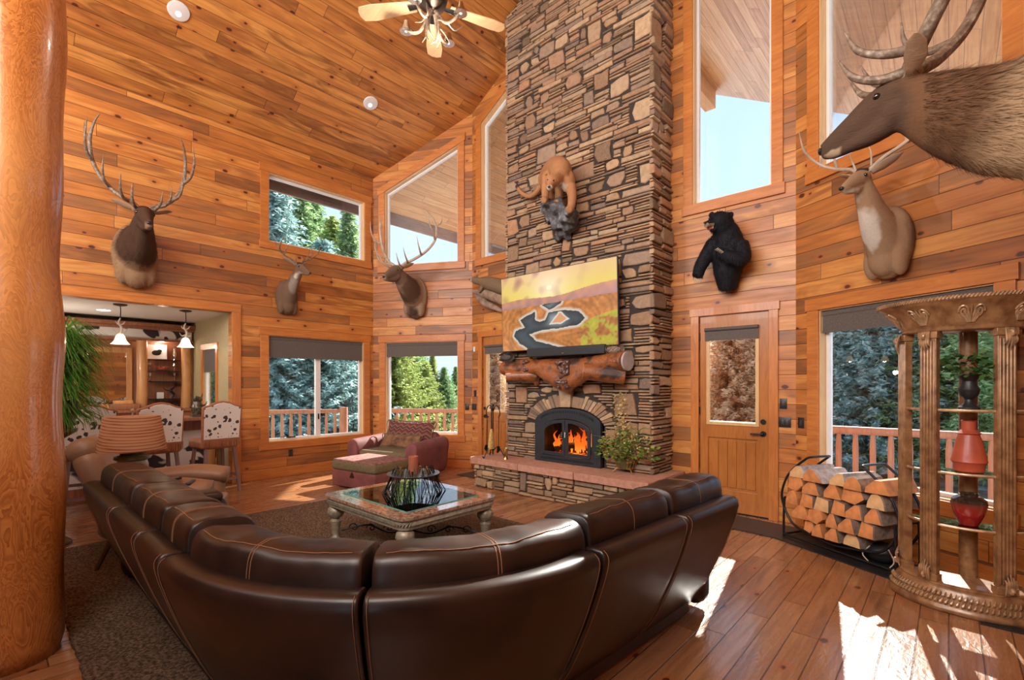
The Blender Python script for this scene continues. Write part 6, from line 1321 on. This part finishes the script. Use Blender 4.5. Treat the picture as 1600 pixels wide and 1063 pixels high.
for a in cols:
    x, y = colpt(a); an = a+PI/2
    b = B(); aw = -PI/2+(a-1.5*PI)*.75; R2 = Matrix.Rotation(aw+PI/2, 3, 'Z'); b.box((x, y, 1.105), (.115, .055, 1.83), R2); b.box((x, y, .215), (.135, .075, .05), R2); b.box((x, y, 1.995), (.135, .075, .05), R2)
    for q in range(5): b.tube([Vector((x, y, 0))+R2 @ Vector((-.044+.022*q, -.028, z_)) for z_ in (.26, 1.95)], .0085, 8)
    cl = b.build('fluted_column', M['carved'], es, angle=30, bevel=.004)
    o2 = Vector((math.cos(a), math.sin(a), 0)); w = Vector((-o2.y, o2.x, 0)); c0 = Vector((x, y, 0))
    b = B()
    for zb, s in ((.19, 1), (2.02, -1)):
        for k in range(-2, 3): b.tube([c0+o2*.04+w*.012*k+UZ*zb, c0+o2*.062+w*.016*k+UZ*(zb+s*.08), c0+o2*.048+w*.018*k+UZ*(zb+s*(.15-abs(k)*.02))], [(.008, .006), (.010, .010), (.003, .003)], 6, smooth=4)
        b.tube([c0+o2*(.06+.018*math.cos(q*1.0)*(1-q/12))+UZ*(zb+s*(.035+.02*math.sin(q)*(1-q/12))) for q in [i*.5 for i in range(20)]], .012, 8)
    b.build('acanthus_carving', M['carveh'], cl)
b = B(); b.tube([(.02, .065, .19), (.02, .065, 2.03)], .06, 20); b.build('back_post', M['carved'], es)
for z in (.60, .985, 1.44):
    b = B(); half(b, [(.37, z), (.37, z+.008)], 40); b.build('glass_shelf', M['tglass'], es, smooth=False)
    b = B(); b.tube([((.378)*math.cos(PI+PI*k/60), .02+.378*.8*math.sin(PI+PI*k/60), z+.004) for k in range(61)], .011, 8); b.build('shelf_rim', M['carveh'], es)
M_e = Matrix.Rotation(0, 3, 'Z'); ew = lambda x, y, z: Vector(ez0)+Vector((x*.88, y*.88, z*.975+.0008))
def lth(prof, n=28): return lambda b: b.lathe(prof, n)
item('clay_vase', 'vase', 'tall brick-red clay vase on the middle glass shelf of the display stand', ew(.02, -.12, .994), lth([(0, 0), (.075, 0), (.085, .01), (.088, .06), (.10, .075), (.092, .11), (.072, .22), (.058, .265), (.068, .275), (.055, .285), (.040, .30), (.040, .36), (.046, .365), (.036, .365), (.034, .30), (0, .28)]), flat('brick_red_clay', (.42, .075, .035), .45, vary=.25, scale=6, coat=.1))
item('glazed_jar', 'jar', 'glossy dark red and brown jar on the lowest glass shelf of the display stand', ew(.02, -.12, .609), lth([(0, 0), (.05, 0), (.06, .02), (.085, .08), (.10, .15), (.095, .18), (.07, .20), (.05, .205), (.05, .22), (.055, .225), (.045, .225), (.04, .20), (0, .19)]), (lambda t: t.set(color=t.ramp(t.sep(t.obj())[2], [(.10, (.28, .015, .015)), (.15, (.16, .03, .02)), (.165, (.035, .02, .015))]), rough=.08, coat=.8))(NT('red_brown_glaze')))
ur = thing('potted_ivy', 'trailing ivy in a black pedestal urn on the top glass shelf of the display stand', 'potted plant', ew(.02, -.12, 1.449))
b = B(); b.lathe([(0, 0), (.06, 0), (.06, .015), (.03, .04), (.022, .07), (.05, .10), (.06, .14), (.045, .17), (.04, .20), (.065, .24), (.07, .25), (0, .235)], 28); b.build('urn', M['blackp'], ur)
M['ivy'] = leafm('ivy_leaves', (.02, .06, .015), (.06, .16, .04), (.20, .34, .12)); b = B(); rn = random.Random(9)
def leaf(b, c, d, s, n_=None, w=.42):
    d = Vector(d).normalized(); sd = d.cross(n_ if n_ is not None else Vector((rn.uniform(-1, 1), rn.uniform(-1, 1), 1))).normalized(); up_ = sd.cross(d)
    b.add([c, c+d*s*.35+sd*s*w*.9+up_*s*.06, c+d*s*.7+sd*s*w*.6, c+d*s, c+d*s*.7-sd*s*w*.6, c+d*s*.35-sd*s*w*.9+up_*s*.06, c+d*s*.5-up_*s*.05], [(0, 1, 6), (1, 2, 6), (2, 3, 6), (3, 4, 6), (4, 5, 6), (5, 0, 6)])
for k in range(130):
    a = rn.uniform(0, 6.28); rr = rn.uniform(.02, .18); z = .27+rn.uniform(0, .14)-(rr/.18)**2*.12; leaf(b, Vector((rr*math.cos(a), rr*math.sin(a), z)), (math.cos(a), math.sin(a), rn.uniform(-.6, .5)), rn.uniform(.04, .07))
setp(b.build('ivy_leaves', M['ivy'], ur, smooth=False), kind='stuff')
# floor vent at the right edge
vt = onZ(1585, 985, 0); b = B(); b.b2((-.16, -.05, .0005), (.16, .05, .006))
for k in range(12): b.b2((-.14+.025*k, -.035, .006), (-.13+.025*k, .035, .009))
setp(b.build('floor_vent', M['blackp'], loc=vt, smooth=False), 'dark metal floor vent at the lower right by the display stand', 'vent')
# ------------------------------------------------------------------ things on the hearth
hp = Vector((-4.98, 5.33, .4505)); tp = Vector((-5.27, 5.35, .4505)); ts = thing('fireplace_tools', 'black wrought iron fireplace tool set with a straw broom on the left of the hearth', 'tool set', tp, scale=1.0)
b = B(); b.tube([(0, 0, .04), (0, 0, .78), (0, 0, .82)], [.009, .009, .014], 8)
for s in (-1, 1): b.tube([(0, 0, .70), (s*.05, 0, .80), (s*.12, 0, .78), (s*.15, 0, .68), (s*.12, 0, .62)], .008, 7, smooth=5)
for k in range(3): a = 2*PI*k/3+.5; b.tube([(0, 0, .10), (.08*math.cos(a), .08*math.sin(a), .16), (.16*math.cos(a), .16*math.sin(a), .06), (.19*math.cos(a), .19*math.sin(a), .008), (.22*math.cos(a), .22*math.sin(a), .03)], .008, 7, smooth=5)
b.build('tool_stand', M['black'], ts)
b = B(); b.tube([(0, -.035, .76), (0, -.035, .40)], .009, 8); b.build('broom_handle', M['black'], ts)
b = B(); b.tube([(0, -.035, .44), (0, -.035, .34), (0, -.035, .20), (0, -.035, .13)], [(.02, .018), (.045, .025), (.065, .03), (.07, .03)], 16, smooth=3); b.build('straw_broom', flat('straw', (.62, .43, .16), .9, vary=.35, scale=50, bump=.6), ts)
for s in (-1, 1): b = B(); b.tube([(s*.13, 0, .66), (s*.13, -.01, .16)], .006, 7); b.tube([(s*.13, -.01, .18), (s*.14, -.02, .12), (s*.12, -.02, .08)], [(.03, .006), (.035, .006), (.02, .004)], 8); b.build(('poker', 'shovel')[s > 0], M['black'], ts)
item('brass_cup', 'cup', 'small brass cup on the hearth beside the fireplace tools', Vector((-4.97, 5.32, .4505)), lth([(0, 0), (.04, 0), (.035, .01), (.025, .06), (.03, .10), (.045, .17), (.04, .17), (.02, .08), (0, .07)]), flat('brass', (.60, .44, .18), .25, 1))
fb = thing('flower_basket', 'dried flowers and greens in a gold footed basket on the right of the hearth', 'flower arrangement', onZ(978, 738, .4505), scale=1.12)
b = B()
for k in range(18): a = 2*PI*k/18; b.tube([(.10*math.cos(a), .08*math.sin(a), .05), (.16*math.cos(a), .11*math.sin(a), .20)], .007, 6)
for z, q in ((.05, 0), (.12, .45), (.20, 1)): rx, ry = .10+.06*q, .08+.03*q; b.tube([(rx*math.cos(2*PI*k/24), ry*math.sin(2*PI*k/24), z) for k in range(25)], .006, 6)
for s in (-1, 1): b.tube([(s*.08, -.05, .05), (s*.11, -.07, .02), (s*.13, -.08, .004)], .007, 6, smooth=3); b.tube([(s*.08, .05, .05), (s*.11, .07, .02), (s*.13, .08, .004)], .007, 6, smooth=3)
b.build('footed_basket', flat('aged_gold', (.36, .20, .06), .4, .6, vary=.4), fb); b = B(); b.lathe([(0, .05), (.09, .05), (.13, .18), (0, .18)], 16); b.build('basket_liner', flat('moss_liner', (.10, .08, .03), .9), fb)
rn = random.Random(17); M['yel'] = leafm('dried_yellow_flowers', (.55, .42, .14), (.82, .68, .30), (.92, .82, .58)); M['gl'] = leafm('arrangement_greens', (.06, .16, .03), (.24, .42, .09), (.55, .62, .20)); M['rustf'] = leafm('rust_leaves', (.22, .07, .03), (.40, .16, .07), (.52, .30, .16))
def spray(n, mat, nm, R0, zlo, zhi, s0, s1, tall=0):
    b = B()
    for k in range(n):
        a = rn.uniform(0, 6.28); q = rn.random()**.6; x, y = R0*q*math.cos(a), R0*.6*q*math.sin(a); z = zlo+(zhi-zlo)*rn.random()*(1-q*q*.55)
        if tall and rn.random() < tall: x *= .25; y *= .3; x -= .06; z = zhi+rn.uniform(-.1, .32)
        leaf(b, Vector((x, y, z)), (x+rn.uniform(-.1, .1), y+rn.uniform(-.1, .1), rn.uniform(-.15, .2)), rn.uniform(s0, s1))
    return setp(b.build(nm, M[mat], fb, smooth=False), kind='stuff')
spray(430, 'gl', 'green_leaves', .36, .14, .48, .03, .07); spray(760, 'yel', 'dried_flowers', .32, .22, .60, .018, .04, .3); spray(140, 'rustf', 'rust_leaves', .38, .12, .44, .03, .06)
b = B()
for k in range(24): a = rn.uniform(0, 6.28); q = rn.uniform(.2, .42); b.tube([(0, 0, .15), (q*.5*math.cos(a), q*.3*math.sin(a), .35+rn.uniform(-.1, .2)), (q*math.cos(a), q*.6*math.sin(a), rn.uniform(.15, .5))], [.003, .003, .001], 4, smooth=4)
setp(b.build('stems', M['gl'], fb), kind='stuff')
# ------------------------------------------------------------------ switches and sockets
def plate(W, px, py, w, h, label, toggles=1, cat='light switch'):
    u, z = W.uv(px, py); r = thing('light_switch' if cat == 'light switch' else 'wall_socket', label, cat, W.pt(u, z), W.rz)
    b = B(); b.rbox((0, -.004, 0), (w, .008, h), .003, n=2); b.build('cover_plate', M['blackp'], r)
    for k in range(toggles): b = B(); b.rbox(((k-(toggles-1)/2)*.045, -.010, 0), (.028, .006, .06), .002, n=2); b.build('rocker', flat('dark_rocker', (.05, .04, .035), .4), r)
plate(W3, 1224, 631, .075, .12, 'small black switch plate above the wide one, right of the right door'); plate(W3, 1226.5, 660, .125, .12, 'wide black switch plate right of the right door', 2); plate(W5, 1252, 661, .075, .12, 'single black switch plate just around the corner beside the big window')
plate(W2, 730, 636, .075, .12, 'black switch plate at the right end of the armchair window wall'); plate(W3, 741, 636, .12, .12, 'black switch plate left of the left glazed door', 2); plate(W3, 742.5, 615, .07, .12, 'small black switch plate above the one left of the left door')
plate(W1, 454, 708, .075, .12, 'black wall socket under the wide left window', 2, 'wall socket')
b = B(); b.rbox((0, -.012, 0), (.045, .024, .10), .005); u, z = W3.uv(742, 546); setp(b.build('door_sensor', M['white'], loc=W3.pt(u, z), rz=W3.rz), 'tiny white sensor on the boards left of the left door', 'sensor')
